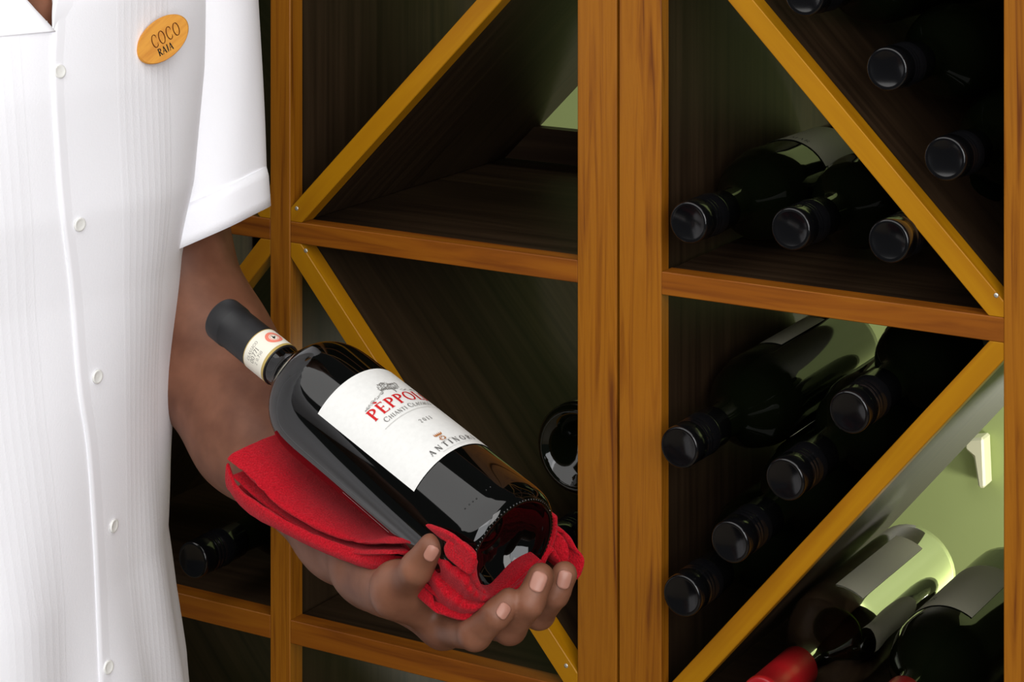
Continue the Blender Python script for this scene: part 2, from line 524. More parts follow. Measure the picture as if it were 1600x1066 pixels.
def stroke_poly(st, slant=0.0, bold=1.0):
    V, Fc = [], []
    if st[0] == 'l':
        _, x0, y0, x1, y1, w = st
        pts = [(x0, y0), (x1, y1)]
    else:
        _, cx, cy, rx, ry, a0, a1, w = st
        n = max(6, int(abs(a1 - a0) / 18))
        pts = [(cx + rx * math.cos(math.radians(a0 + (a1 - a0) * i / n)), cy + ry * math.sin(math.radians(a0 + (a1 - a0) * i / n))) for i in range(n + 1)]
    w *= bold
    for i, p in enumerate(pts):
        a, b = pts[max(i - 1, 0)], pts[min(i + 1, len(pts) - 1)]
        dx, dy = b[0] - a[0], b[1] - a[1]
        ln = math.hypot(dx, dy) or 1
        ww = w
        if st[0] == 'a':      # modelled bowls: thicker where the stroke runs upright
            ww = w * (0.45 + 0.75 * abs(dy / ln))
        nx, ny = -dy / ln * ww / 2, dx / ln * ww / 2
        V += [(p[0] + nx, p[1] + ny), (p[0] - nx, p[1] - ny)]
    for i in range(len(pts) - 1):
        Fc.append((2 * i, 2 * i + 1, 2 * i + 3, 2 * i + 2))
    return [(x + slant * y, y) for x, y in V], Fc


def text2d(s, h, track=0.05, slant=0.0, bold=1.0, big_first=1.0):
    """Centred text polygons: list of (x, y), faces."""
    V, Fc = [], []
    x = 0.0
    for k, ch in enumerate(s):
        w, strokes = GL[ch]
        sc = h * (big_first if (k == 0 or s[k - 1] == ' ') else 1.0)
        for st in strokes:
            v, f = stroke_poly(st, slant, bold)
            o = len(V)
            V += [(x + p[0] * sc, p[1] * sc) for p in v]
            Fc += [tuple(i + o for i in q) for q in f]
        x += (w + track) * sc
    x -= track * h
    return [(a - x / 2, b) for a, b in V], Fc, x


# ------------------------------------------------------------------ rack bottles
def rack_profile(Rb, L=0.30):
    return [(0.052, 0.0128), (0.075, 0.0135), (0.085, 0.0150), (0.093, 0.0190), (0.102, 0.0250), (0.112, 0.0310), (0.122, Rb * 0.93), (0.135, Rb), (0.16, Rb),
            (0.22, Rb), (L - 0.012, Rb), (L - 0.005, Rb * 0.97), (L - 0.001, Rb * 0.9), (L, Rb * 0.82), (L - 0.006, Rb * 0.6), (L - 0.018, Rb * 0.3), (L - 0.022, 0.002)]


def smooth_profile(pr, sub=3):
    p = catmull(pr, (len(pr) - 1) * sub + 1)
    return [(float(a), max(float(b), 0.0003)) for a, b in p]


def cap_profile():
    pr = [(0.0008, 0.0120), (0.0000, 0.0136), (0.0006, 0.0147), (0.0022, 0.0152)]
    for t in (0.016, 0.0205, 0.025):
        pr += [(t, 0.0152), (t + .0008, 0.0144), (t + .0018, 0.0144), (t + .0026, 0.0154)]
    pr += [(0.034, 0.0152), (0.0355, 0.0158), (0.0375, 0.0158), (0.039, 0.0150), (0.058, 0.0146), (0.0585, 0.0132)]
    return pr


_cache = {}
def bottle_meshes(Rb, kind):
    key = (Rb, kind)
    if key in _cache: return _cache[key]
    def mk(nm, vf):
        me = bpy.data.meshes.new(nm); me.from_pydata(vf[0], [], vf[1])
        me.polygons.foreach_set('use_smooth', [True] * len(me.polygons)); me.update()
        return me
    pr = smooth_profile(rack_profile(Rb))
    d = {'glass': mk('bottle_glass', lathe(pr, 40))}
    if kind == 'foil':
        wi = [(0.062, 0.0100)] + [(t, max(r - 0.0008, 0.0003)) for t, r in pr if 0.07 < t < 0.262 and r > 0.009]
        v, f = lathe(wi, 40)
        d['wine'] = mk('wine', ([(x, min(y, 0.0135 + max(0, 0.150 - z) * 1.5), z) for x, y, z in v], f))
    if kind == 'screw':
        def knurl(i, t, r, k):
            return r - (0.0004 if (0.039 < t < 0.040 and k % 2) else 0)
        d['cap'] = mk('bottle_cap', lathe(cap_profile(), 48, knurl))
    else:
        d['cap'] = mk('bottle_capsule', lathe([(0.0004, 0.0110), (0, 0.0142), (0.0015, 0.0153), (0.006, 0.0154), (0.0066, 0.0149), (0.03, 0.0150), (0.066, 0.0152), (0.0662, 0.0138)], 40))
    _cache[key] = d
    return d


def rack_bottle(label, group, cap_px, w_cap, base_uz, Rb=0.036, kind='screw', cap_mat='cap', glass='rack_glass', labels=(), L=0.30, flip=False):
    """Bottle lying in the bins: cap where its pixel meets the plane w_cap, base centre at base_uz."""
    cu, cz = rk(cap_px[0], cap_px[1], w_cap) if cap_px else base_uz
    A = R(cu, w_cap, cz)
    du, dz = base_uz[0] - cu, base_uz[1] - cz
    dw = math.sqrt(max(L * L - du * du - dz * dz, 0.01))
    B = R(base_uz[0], w_cap + dw, base_uz[1])
    if flip: B = A - RW * L
    ez = (B - A).normalized()
    up = Vector((0, 0, 1))
    ey = (up - ez * up.dot(ez)).normalized()       # local y = upward
    ex = ey.cross(ez)
    root = empty('wine_bottle', A)
    tag(root, label, 'bottle', group)
    root['mw'] = [c for r_ in Matrix.Translation(A) for c in r_]
    mw = basis(ex, ey, ez, A)
    d = bottle_meshes(Rb, kind)
    def part(nm, me, m):
        o = bpy.data.objects.new(nm, me)
        if not me.materials: me.materials.append(m)
        COL.objects.link(o)
        o.parent = root
        o.matrix_parent_inverse = Matrix.Translation(A).inverted()
        o.matrix_basis = mw
        o.material_slots[0].link = 'OBJECT'
        o.material_slots[0].material = m
        o['mw'] = [c for r_ in mw for c in r_]
        return o
    g = part('bottle_glass', d['glass'], M[glass])
    if glass == 'green_glass': part('wine', d['wine'], M['wine'])
    part('screw_cap' if kind == 'screw' else 'foil_capsule', d['cap'], M[cap_mat])
    for (t0, t1, a0, a1, text, th, tt) in labels:
        v, f = cyl_patch(t0, t1, math.radians(a0), math.radians(a1), Rb + 0.0006, 2, 40)
        lb = mesh_obj('paper_label', v, f, M['old_paper'], root, True, mw)
        if text:
            V, Fc, w = text2d(text, th, 0.12)
            am = math.radians((a0 + a1) / 2)
            vv = [((Rb + 0.0010) * math.sin(am - x / Rb), (Rb + 0.0010) * math.cos(am - x / Rb), tt + y) for x, y in V]
            mesh_obj('lettering', vv, Fc, M['ink_dark'], lb, False, mw)
    return root, A, mw


# shared label data: (t0, t1, angle0, angle1, text, letter height, text position)
LB = (0.150, 0.245, -75, 75)
# bin over the middle shelf, below its plank: three in a row
S1 = 1.186 + 0.0365
rack_bottle('screw-cap bottle with a cream lettered back label, lying against the left panel of the bin', 'dark bottles lying in the rack', (1075, 348), -0.016, (0.0478, S1),
            labels=[(0.178, 0.252, -60, 82, 'COCO MAR', 0.006, 0.184)])
rack_bottle('black screw-cap bottle between two others on the middle shelf', 'dark bottles lying in the rack', (1235, 358), -0.014, (0.1235, S1))
rack_bottle('black screw-cap bottle on the middle shelf, under the falling diagonal plank', 'dark bottles lying in the rack', (1388, 377), -0.020, (0.1990, S1))
# on top of that plank
rack_bottle('black screw-cap bottle lying on the falling plank, second above the shelf corner', 'dark bottles lying in the rack', (1385, 108), -0.018, (0.200, 1.343))
rack_bottle('black screw-cap bottle wedged between the falling plank and the divider', 'dark bottles lying in the rack', (1476, 248), -0.018, (0.2435, 1.280))
rack_bottle('black screw-cap bottle resting highest on the falling plank', 'dark bottles lying in the rack', (1256, -8), -0.018, (0.142, 1.400))
# bin below the middle shelf: four up the rising plank and one above them
PD = Vector((0.6481, 0.7616)); P0 = Vector((0.0478, 0.9625))
names = ['black screw-cap bottle at the foot of the rising plank beside the post', 'black screw-cap bottle second up the rising plank',
         'black screw-cap bottle third up the rising plank', 'black screw-cap bottle topmost on the rising plank, under the middle shelf']
for k, px_ in enumerate([(1065, 932), (1140, 848), (1226, 750), (1326, 645)]):
    b = P0 + PD * (0.0727 * k)
    rack_bottle(names[k], 'dark bottles lying in the rack', px_, -0.027, (b.x, b.y), labels=([(0.16, 0.25, -150, -20, None, 0, 0)] if k == 3 else []))
rack_bottle('black screw-cap bottle leaning on the post-side panel above the rising row', 'dark bottles lying in the rack', (1061, 700), -0.030, (0.0478, 1.0715),
            labels=[(0.165, 0.25, -10, 20, None, 0, 0)])
# below the rising plank, on the low shelf
S2 = 0.862 + 0.0375
rack_bottle('green glass bottle with red foil capsule and pale labels, under the rising plank', 'bottles with red capsules', None, -0.030, (0.112, S2 + .001), Rb=0.037, kind='foil', cap_mat='red_capsule',
            glass='green_glass', labels=[(0.138, 0.262, -34, 2, None, 0, 0), (0.138, 0.255, 58, 128, None, 0, 0)])
rack_bottle('dark bottle with red foil capsule and lettered label beside the divider', 'bottles with red capsules', None, -0.040, (0.199, S2 + .001), Rb=0.037, kind='foil', cap_mat='red_capsule',
            labels=[(0.150, 0.245, -30, 110, 'TERR', 0.007, 0.165)])
# left rack
rack_bottle('black bottle lying foot outward, stacked highest beside the centre post', 'dark bottles in the emptier rack', None, 0.350, (-0.0835, 1.024), Rb=0.036, flip=True)
rack_bottle('black bottle lowest in the corner between plank and centre post', 'dark bottles in the emptier rack', None, 0.03, (-0.0905, 0.9545), Rb=0.035)
rack_bottle('black screw-cap bottle on the low shelf beside the white shirt', 'dark bottles in the emptier rack', (300, 876), -0.015, (-0.405, S2), Rb=0.036)

# wall hook seen through the open back
hk = empty('wall_hook', R(0.55, W0, 0.9)); tag(hk, 'pale wall hook on the green wall behind the rack', 'hook')
hk['mw'] = [c for r_ in Matrix.Translation(hk.location) for c in r_]

# ------------------------------------------------------------------ the held bottle
BA, BB = P(347, 497, 1.65), P(800, 861, 1.45)
BL = (BB - BA).length
AX = (BB - BA).normalized()
mid = (BA + BB) / 2
E3 = (CAM - mid); E3 = (E3 - AX * E3.dot(AX)).normalized()
E2 = E3.cross(AX)
BMW = basis(E2, E3, AX, BA)        # angle 0 = towards the viewer, +90 = E2
BR = 0.0400
hb = empty('wine_bottle', BB)
tag(hb, 'dark red wine bottle with white front label lying on a red cloth', 'bottle')
hb['mw'] = [c for r_ in Matrix.Translation(BB) for c in r_]
prof = [(0.066, 0.0139), (0.074, 0.0139), (0.0765, 0.0146), (0.079, 0.0158), (0.083, 0.0195), (0.088, 0.0252), (0.094, 0.0312), (0.101, 0.0358), (0.110, 0.0388), (0.122, 0.0400),
        (0.15, 0.0400), (0.2, 0.0399), (0.25, 0.0396), (BL - .018, 0.0392), (BL - .010, 0.0388), (BL - .005, 0.0378), (BL - .0015, 0.0356), (BL, 0.0332),
        (BL - .002, 0.0312), (BL - .008, 0.0290), (BL - .016, 0.0230), (BL - .021, 0.0150), (BL - .022, 0.0110), (BL - .018, 0.004), (BL - .0175, 0.001)]
v, f = lathe(smooth_profile(prof, 4), 96)
mesh_obj('bottle_glass', v, f, M['black_glass'], hb, True, BMW)
v, f = lathe([(0.0010, 0.0100), (0.0002, 0.0138), (0.0006, 0.0148), (0.0020, 0.0153), (0.0135, 0.0153), (0.0140, 0.0151), (0.0145, 0.0151), (0.0150, 0.0146), (0.03, 0.0147), (0.0455, 0.0148), (0.0672, 0.0147), (0.0674, 0.0137)], 64)
cp = mesh_obj('foil_capsule', v, f, M['capsule'], hb, True, BMW)
# neck band with seal
v, f = cyl_patch(0.0452, 0.0645, math.radians(-170), math.radians(170), 0.01505, 3, 80)
nb = mesh_obj('neck_band', v, f, M['band_paper'], hb, True, BMW)
for t0, t1 in ((0.0645, 0.0668), (0.0446, 0.0453)):
    v, f = cyl_patch(t0, t1, math.radians(-170), math.radians(170), 0.01508, 1, 80)
    mesh_obj('gold_edge', v, f, M['gold_band'], nb, True, BMW)


def on_bottle(V2, t_base, ang_c, rad):
    """text x -> round the bottle, y -> towards the cap"""
    return [(rad * math.sin(ang_c + x / rad), rad * math.cos(ang_c + x / rad), t_base - y) for x, y in V2]


def disc2(cx, cy, r0, r1, n=36, squash=1.0):
    V = []
    for k in range(n):
        a = 2 * math.pi * k / n
        V += [(cx + r0 * math.cos(a), cy + squash * r0 * math.sin(a)), (cx + r1 * math.cos(a), cy + squash * r1 * math.sin(a))]
    return V, [(2 * k, 2 * k + 1, (2 * k + 3) % (2 * n), (2 * k + 2) % (2 * n)) for k in range(n)]


sa = math.radians(50)
v2, f2 = disc2(0, 0, 0.0037, 0.0062)
mesh_obj('seal_ring', on_bottle(v2, 0.0552, sa, 0.01515), f2, M['seal_pink'], nb, False, BMW)
v2, f2 = disc2(0, 0, 0.0027, 0.0031)
mesh_obj('seal_ring', on_bottle(v2, 0.0552, sa, 0.01515), f2, M['seal_pink'], nb, False, BMW)
# small rooster mark inside the seal
rooster = [(-.0012, -.0018), (-.0002, -.0019), (.0002, -.0008), (.0012, -.0002), (.0016, .0012), (.0008, .0006), (.0002, .0004), (-.0004, .0012), (-.0006, .0020), (-.0012, .0018), (-.0010, .0008), (-.0014, -.0004)]
mesh_obj('seal_mark', on_bottle(rooster, 0.0552, sa, 0.01518), [tuple(range(len(rooster)))], M['ink_black'], nb, False, BMW)
for s, h, t, a in (('CLASSICO', 0.0024, 0.0515, -18), ('00771', 0.0038, 0.0562, -24), ('2 0.750', 0.0026, 0.0600, -22)):
    V, Fc, w = text2d(s, h, 0.1)
    mesh_obj('lettering', on_bottle(V, t, math.radians(a), 0.01518), Fc, M['ink_dark'], nb, False, BMW)

# front label
LA0, LA1 = math.radians(-13), math.radians(107)
LT0, LT1 = 0.1468, 0.2418
lab_r = lambda t: float(np.interp(t, [0.12, 0.2, 0.25], [0.0400, 0.0399, 0.0396])) + 0.0005
v, f = cyl_patch(LT0, LT1, LA0, LA1, lab_r, 6, 60)
flab = mesh_obj('front_label', v, f, M['paper'], hb, True, BMW)
LR = 0.0408
LC = math.radians(47)
def label_text(s, h, t, m, track=0.05, bold=1.0, bigf=1.0, c=LC):
    V, Fc, w = text2d(s, h, track, 0, bold, bigf)
    return mesh_obj('lettering', on_bottle(V, t, c, LR), Fc, M[m], flab, False, BMW)
label_text('PÈPPOLI', 0.0098, 0.1872, 'ink_red', 0.12, 1.3)
label_text('CHIANTI CLASSICO', 0.0033, 0.1940, 'ink_mid', 0.10, 1.3, 1.3)
label_text('2011', 0.0034, 0.2100, 'ink_mid', 0.35, 1.4)
label_text('ANTINORI', 0.0046, 0.2370, 'ink_dark', 0.42, 1.25)
def label_line(x0, x1, t, wd, m, bow=0.0):
    n = 24
    V = []
    for k in range(n + 1):
        x = x0 + (x1 - x0) * k / n
        y = bow * (1 - ((2 * k / n) - 1) ** 2)
        V += [(x, y - wd / 2), (x, y + wd / 2)]
    return mesh_obj('printed_line', on_bottle(V, t, LC, LR), [(2 * k, 2 * k + 1, 2 * k + 3, 2 * k + 2) for k in range(n)], M[m], flab, False, BMW)
label_line(-0.024, 0.024, 0.1968, 0.0003, 'ink_grey')
label_line(-0.012, 0.012, 0.2392, 0.0002, 'ink_grey')
# sketched tree over a hillside: many small strokes
V, Fc = [], []
def dab(x, y, a, ln, wd):
    o = len(V)
    dx, dy = math.cos(a), math.sin(a)
    for s, q in ((-1, -1), (1, -1), (1, 1), (-1, 1)):
        V.append((x + s * dx * ln / 2 - q * dy * wd / 2, y + s * dy * ln / 2 + q * dx * wd / 2))
    Fc.append((o, o + 1, o + 2, o + 3))
tr = random.Random(8)
for _ in range(190):
    a, q = tr.uniform(0, 2 * math.pi), math.sqrt(tr.random())
    dab(0.003 + 0.0085 * q * math.cos(a), 0.0105 + 0.0042 * q * math.sin(a) + 0.0012 * math.cos(a * 3), tr.uniform(0, 3.14), tr.uniform(.0005, .0019), tr.uniform(.0002, .0005))
for _ in range(60):
    x = tr.uniform(-0.023, -0.004)
    dab(x, 0.0025 + 0.0045 * (x + 0.023) / 0.019 + tr.uniform(-.0012, .001), tr.uniform(-.3, .9), tr.uniform(.0006, .002), .00022)
for _ in range(30):
    x = tr.uniform(0.008, 0.024)
    dab(x, 0.0040 + tr.uniform(-.0008, .0008), tr.uniform(-.5, .2), tr.uniform(.0006, .002), .00022)
for k in range(7): dab(0.0035 + .0003 * math.sin(k), 0.003 + .0008 * k, 1.5, .0011, .0006)
mesh_obj('printed_tree', on_bottle(V, 0.1785, LC, LR), Fc, M['ink_mid'], flab, False, BMW)
# crown and monogram
V, Fc = [], []
for k in range(5):
    x = -0.0024 + 0.0012 * k
    o = len(V); V += [(x - .0006, 0.0030), (x + .0006, 0.0030), (x * 1.25, 0.0052)]; Fc.append((o, o + 1, o + 2))
o = len(V); V += [(-.0024, .0024), (.0024, .0024), (.0028, .0033), (-.0028, .0033)]; Fc.append((o, o + 1, o + 2, o + 3))
mesh_obj('printed_crown', on_bottle(V, 0.2285, LC - 0.1, LR), Fc, M['ink_gold'], flab, False, BMW)
V, Fc = [], []
for st in (('a', 0, 0, .0013, .0018, 40, 320, .0005), ('a', .0009, -.0004, .0012, .0016, -120, 160, .0005), ('a', -.0003, .0006, .0022, .0024, 200, 330, .0003)):
    q, ff = stroke_poly(st); o = len(V); V += q; Fc += [tuple(i + o for i in z) for z in ff]
mesh_obj('printed_monogram', on_bottle(V, 0.2290, LC - 0.1, LR), Fc, M['ink_gold'], flab, False, BMW)
V, Fc, w = text2d('MARCHESI', 0.0012, 0.1)
mesh_obj('lettering', on_bottle(V, 0.2325, LC - .05, LR), Fc, M['ink_grey'], flab, False, BMW)
# back label, seen edge on
V, Fc = [], []
for k in range(13):
    t = 0.1825 + 0.0451 * k / 12
    for a_ in (-66.0 - 3.0 * k / 12, -66.7 - 3.0 * k / 12):
        a = math.radians(a_); V.append((0.0404 * math.sin(a), 0.0404 * math.cos(a), t))
mesh_obj('back_label_edge', V, grid_faces(13, 2), M['ink_grey'], hb, False, BMW)
# moulded dots round the heel and the base ring
V, Fc = [], []
def bead(p, r, n):
    o = len(V)
    n = Vector(n).normalized(); a = n.orthogonal().normalized(); b = n.cross(a)
    rings = ((0.0, 1.0), (0.6, 0.8), (0.95, 0.31))
    for hh, rr in rings:
        for k in range(6):
            an = k * math.pi / 3
            V.append(Vector(p) + n * (hh * r) + (a * math.cos(an) + b * math.sin(an)) * (rr * r))
    for i in range(2):
        for k in range(6):
            Fc.append((o + i * 6 + k, o + i * 6 + (k + 1) % 6, o + (i + 1) * 6 + (k + 1) % 6, o + (i + 1) * 6 + k))
    Fc.append(tuple(o + 12 + k for k in range(6)))
for k in range(84):
    a = 2 * math.pi * k / 84
    bead((0.0340 * math.sin(a), 0.0340 * math.cos(a), BL - 0.0010), 0.00115, (0.6 * math.sin(a), 0.6 * math.cos(a), 1))
for a_, t_ in ((8, BL - .019), (12, BL - .0185), (16, BL - .018), (3, BL - .0195), (28, BL - .018), (33, BL - .018)):
    a = math.radians(a_)
    bead((0.0391 * math.sin(a), 0.0391 * math.cos(a), t_), 0.0006, (math.sin(a), math.cos(a), 0))
tag(mesh_obj('base_stipples', V, Fc, M['black_glass'], hb, True, BMW), kind='stuff')

# ------------------------------------------------------------------ signed distance modelling for the person
def seg_sd(p, a, b, ra, rb):
    a = np.array(a, dtype=np.float32); b = np.array(b, dtype=np.float32)
    ba = b - a
    h = np.clip(((p - a) @ ba) / max(float(ba @ ba), 1e-9), 0, 1)
    d = p - a - h[:, None] * ba
    return np.sqrt((d * d).sum(1)) - (ra + (rb - ra) * h)


def smin(a, b, k):
    h = np.clip(0.5 + 0.5 * (b - a) / k, 0, 1)
    return b + (a - b) * h - k * h * (1 - h)


def ell_sd(p, c, r, rot=None):
    q = p - np.array(c, dtype=np.float32)
    if rot is not None: q = q @ rot
    q = q / np.array(r, dtype=np.float32)
    n = np.sqrt((q * q).sum(1))
    return (n - 1) * min(r)


def surface_nets(fn, lo, hi, h, coarse=6):
    lo = np.array(lo, dtype=np.float32); hi = np.array(hi, dtype=np.float32)
    n = (np.ceil((hi - lo) / (h * coarse)).astype(int) + 1) * coarse
    cn = n // coarse
    g = np.stack(np.meshgrid(*[(np.arange(c) + 0.5) * coarse for c in cn], indexing='ij'), -1).reshape(-1, 3).astype(np.float32) * h + lo
    cd = fn(g).reshape(cn)
    f = np.repeat(np.repeat(np.repeat(cd, coarse, 0), coarse, 1), coarse, 2).astype(np.float32)
    near = np.abs(f) < h * coarse * 1.35
    ii = np.argwhere(near)
    f[near] = fn(ii.astype(np.float32) * h + lo)
    s = f < 0
    c = np.zeros(np.array(f.shape) - 1, dtype=np.int8)
    for dx in (0, 1):
        for dy in (0, 1):
            for dz in (0, 1):
                c += s[dx:dx + c.shape[0], dy:dy + c.shape[1], dz:dz + c.shape[2]]
    act = (c > 0) & (c < 8)
    idx = np.argwhere(act)
    num = -np.ones(act.shape, dtype=np.int64)
    num[act] = np.arange(len(idx))
    acc = np.zeros((len(idx), 3)); cnt = np.zeros(len(idx))
    corners = [(dx, dy, dz) for dx in (0, 1) for dy in (0, 1) for dz in (0, 1)]
    for i, a in enumerate(corners):
        for b in corners[i + 1:]:
            if sum(abs(a[k] - b[k]) for k in range(3)) != 1: continue
            fa = f[idx[:, 0] + a[0], idx[:, 1] + a[1], idx[:, 2] + a[2]]
            fb = f[idx[:, 0] + b[0], idx[:, 1] + b[1], idx[:, 2] + b[2]]
            m = (fa < 0) != (fb < 0)
            t = np.zeros_like(fa); t[m] = fa[m] / (fa[m] - fb[m])
            acc[m] += np.array(a) + t[m][:, None] * (np.array(b) - np.array(a)); cnt[m] += 1
    V = (idx + acc / cnt[:, None]) * h + lo
    Q = []
    for ax_ in range(3):
        sl0 = [slice(None)] * 3; sl1 = [slice(None)] * 3
        sl0[ax_] = slice(0, -1); sl1[ax_] = slice(1, None)
        ch = s[tuple(sl0)] != s[tuple(sl1)]
        e = np.argwhere(ch)
        o1, o2 = [(1, 2), (2, 0), (0, 1)][ax_]
        ok = (e[:, o1] > 0) & (e[:, o2] > 0) & (e[:, o1] < f.shape[o1] - 1) & (e[:, o2] < f.shape[o2] - 1)
        e = e[ok]
        ins = s[e[:, 0], e[:, 1], e[:, 2]]
        q = []
        for a, b in ((0, 0), (-1, 0), (-1, -1), (0, -1)):
            cc = e.copy(); cc[:, o1] += a; cc[:, o2] += b
            q.append(num[cc[:, 0], cc[:, 1], cc[:, 2]])
        q = np.stack(q, 1)
        q[~ins] = q[~ins][:, ::-1]
        Q.append(q[(q >= 0).all(1)])
    return V, np.concatenate(Q)


# torso rings: z, half width, half depth, centre x, centre y, turn
RINGS = np.array([
    [0.70, 0.200, 0.138, -.392, 1.690, 60], [0.80, 0.196, 0.138, -.392, 1.690, 60.5], [0.90, 0.186, 0.133, -.393, 1.680, 62], [0.95, 0.177, 0.128, -.393, 1.675, 63], [1.00, 0.168, 0.124, -.3925, 1.670, 63.5],
    [1.05, 0.165, 0.122, -.3905, 1.670, 60.5], [1.13, 0.166, 0.120, -.3885, 1.670, 56], [1.20, 0.170, 0.121, -.3885, 1.675, 52.5], [1.26, 0.178, 0.124, -.3862, 1.680, 49],
    [1.34, 0.182, 0.120, -.3851, 1.690, 46], [1.40, 0.178, 0.112, -.3811, 1.700, 43.5], [1.44, 0.165, 0.100, -.380, 1.705, 43], [1.47, 0.135, 0.085, -.379, 1.71, 43], [1.495, 0.088, 0.072, -.377, 1.71, 43], [1.515, 0.070, 0.066, -.376, 1.71, 43]])


def ring_at(z):
    return [float(np.interp(z, RINGS[:, 0], RINGS[:, k])) for k in range(1, 6)]


# arm and hand joints from the photograph, each with its distance
J = lambda x, y, d: tuple(P(x, y, d))
SHO = (-0.262, 1.815, 1.425)
UPA = J(235, 350, 1.80)
ELB = J(330, 562, 1.755)
FA1 = J(402, 668, 1.705)
WR0 = J(540, 828, 1.60)
WRI = J(583, 872, 1.56)
fingers = {
    'index': [(694, 978, 1.490, .0118), (742, 990, 1.440, .0098), (776, 960, 1.428, .0089), (795, 940, 1.432, .0080)],
    'middle': [(728, 958, 1.515, .0118), (796, 980, 1.448, .0100), (828, 940, 1.432, .0092), (845, 902, 1.436, .0084)],
    'ring': [(768, 938, 1.545, .0114), (842, 958, 1.474, .0095), (868, 926, 1.456, .0088), (882, 898, 1.456, .0080)],
    'little': [(802, 918, 1.578, .0100), (850, 930, 1.530, .0082), (868, 908, 1.512, .0075), (876, 890, 1.505, .0070)],
}
thumb = [(600, 905, 1.525, .0148), (622, 922, 1.478, .0132), (651, 888, 1.450, .0099), (674, 855, 1.443, .0083)]


def arm_sd(p):
    d = seg_sd(p, SHO, UPA, .056, .050)
    d = smin(d, seg_sd(p, UPA, ELB, .050, .0445), .03)
    d = smin(d, seg_sd(p, ELB, FA1, .0445, .0430), .03)
    d = smin(d, seg_sd(p, FA1, WR0, .0430, .0305), .03)
    d = smin(d, seg_sd(p, WR0, WRI, .0300, .0270), .02)
    # palm
    palm = None
    wr = Vector(WRI)
    side = (Vector(J(802, 918, 1.578)) - Vector(J(694, 978, 1.490))).normalized()
    for k, nm in enumerate(('index', 'middle', 'ring', 'little')):
        x, y, dd, r = fingers[nm][0]
        a = tuple(wr + side * (-.018 + .014 * k))
        q = seg_sd(p, a, J(x, y, dd), .0175, .0132)
        palm = q if palm is None else smin(palm, q, .010)
    d = smin(d, palm, .018)
    # heel of the thumb
    T = [J(*t[:3]) for t in thumb]; tr_ = [t[3] for t in thumb]
    d = smin(d, seg_sd(p, tuple(wr + Vector((0.004, -0.012, -0.010))), T[0], .0165, .0150), .016)
    d = smin(d, seg_sd(p, T[0], T[1], tr_[0], tr_[1]), .016)
    th = smin(seg_sd(p, T[1], T[2], tr_[1] * .97, tr_[2]), seg_sd(p, T[2], T[3], tr_[2], tr_[3]), .003)
    d = smin(d, th, .016)
    d = smin(d, seg_sd(p, T[1], J(686, 968, 1.488), .0110, .0105), .014)      # web between thumb and first finger
    fg = None
    for nm, ch in fingers.items():
        Q = [J(*c[:3]) for c in ch]; rr = [c[3] for c in ch]
        q = seg_sd(p, Q[0], Q[1], rr[0] * 1.02, rr[1])
        for i in (1, 2):
            q = smin(q, seg_sd(p, Q[i], Q[i + 1], rr[i], rr[i + 1]), .003)
        # creases across the finger joints
        for jn, axn, offs_ in ((1, (0, 1), (-.0012, .0016)), (2, (2, 3), (-.0008, .0014))):
            dv = np.array(Q[axn[1]]) - np.array(Q[axn[0]]); dv = (dv / np.linalg.norm(dv)).astype(np.float32)
            al = (p - np.array(Q[jn], dtype=np.float32)) @ dv
            for of in offs_:
                q = q + 0.00045 * np.exp(-((al - of) / 0.0009) ** 2) * (np.abs(q) < .01)
        # knuckle swelling
        q = smin(q, seg_sd(p, Q[1], Q[1], rr[1] * 1.01, rr[1] * 1.01), .003)
        fg = q if fg is None else np.minimum(fg, q)
    return smin(d, fg, .0065)


RW0 = (-0.602, 1.372, 0.905)


def far_hand_sd(p):
    """The other hand, hanging relaxed beside the thigh."""
    d = seg_sd(p, (-0.606, 1.385, 1.00), RW0, .032, .027)
    kn = [(-0.598 + .004 * k, 1.318 + .021 * k, 0.822 + .004 * abs(k - 1)) for k in range(4)]
    for k, q in enumerate(kn):
        d = smin(d, seg_sd(p, (-0.602, 1.358 + .009 * k, 0.895), q, .015, .0125), .012)
    ln = (.040, .045, .041, .032)
    for k, q in enumerate(kn):
        b = (q[0] + .008, q[1] + .002, q[2] - ln[k]); c = (b[0] + .016, b[1] + .003, b[2] - ln[k] * .62); e = (c[0] + .014, c[1] + .002, c[2] - ln[k] * .40)
        f = smin(smin(seg_sd(p, q, b, .0108, .0096), seg_sd(p, b, c, .0094, .0086), .003), seg_sd(p, c, e, .0086, .0076), .003)
        d = np.minimum(d, f) if k else smin(d, f, .004)
    t = smin(seg_sd(p, (-0.596, 1.345, 0.885), (-0.575, 1.308, 0.845), .0165, .0120), seg_sd(p, (-0.575, 1.308, 0.845), (-0.560, 1.300, 0.800), .0115, .0085), .006)
    return smin(d, t, .008)


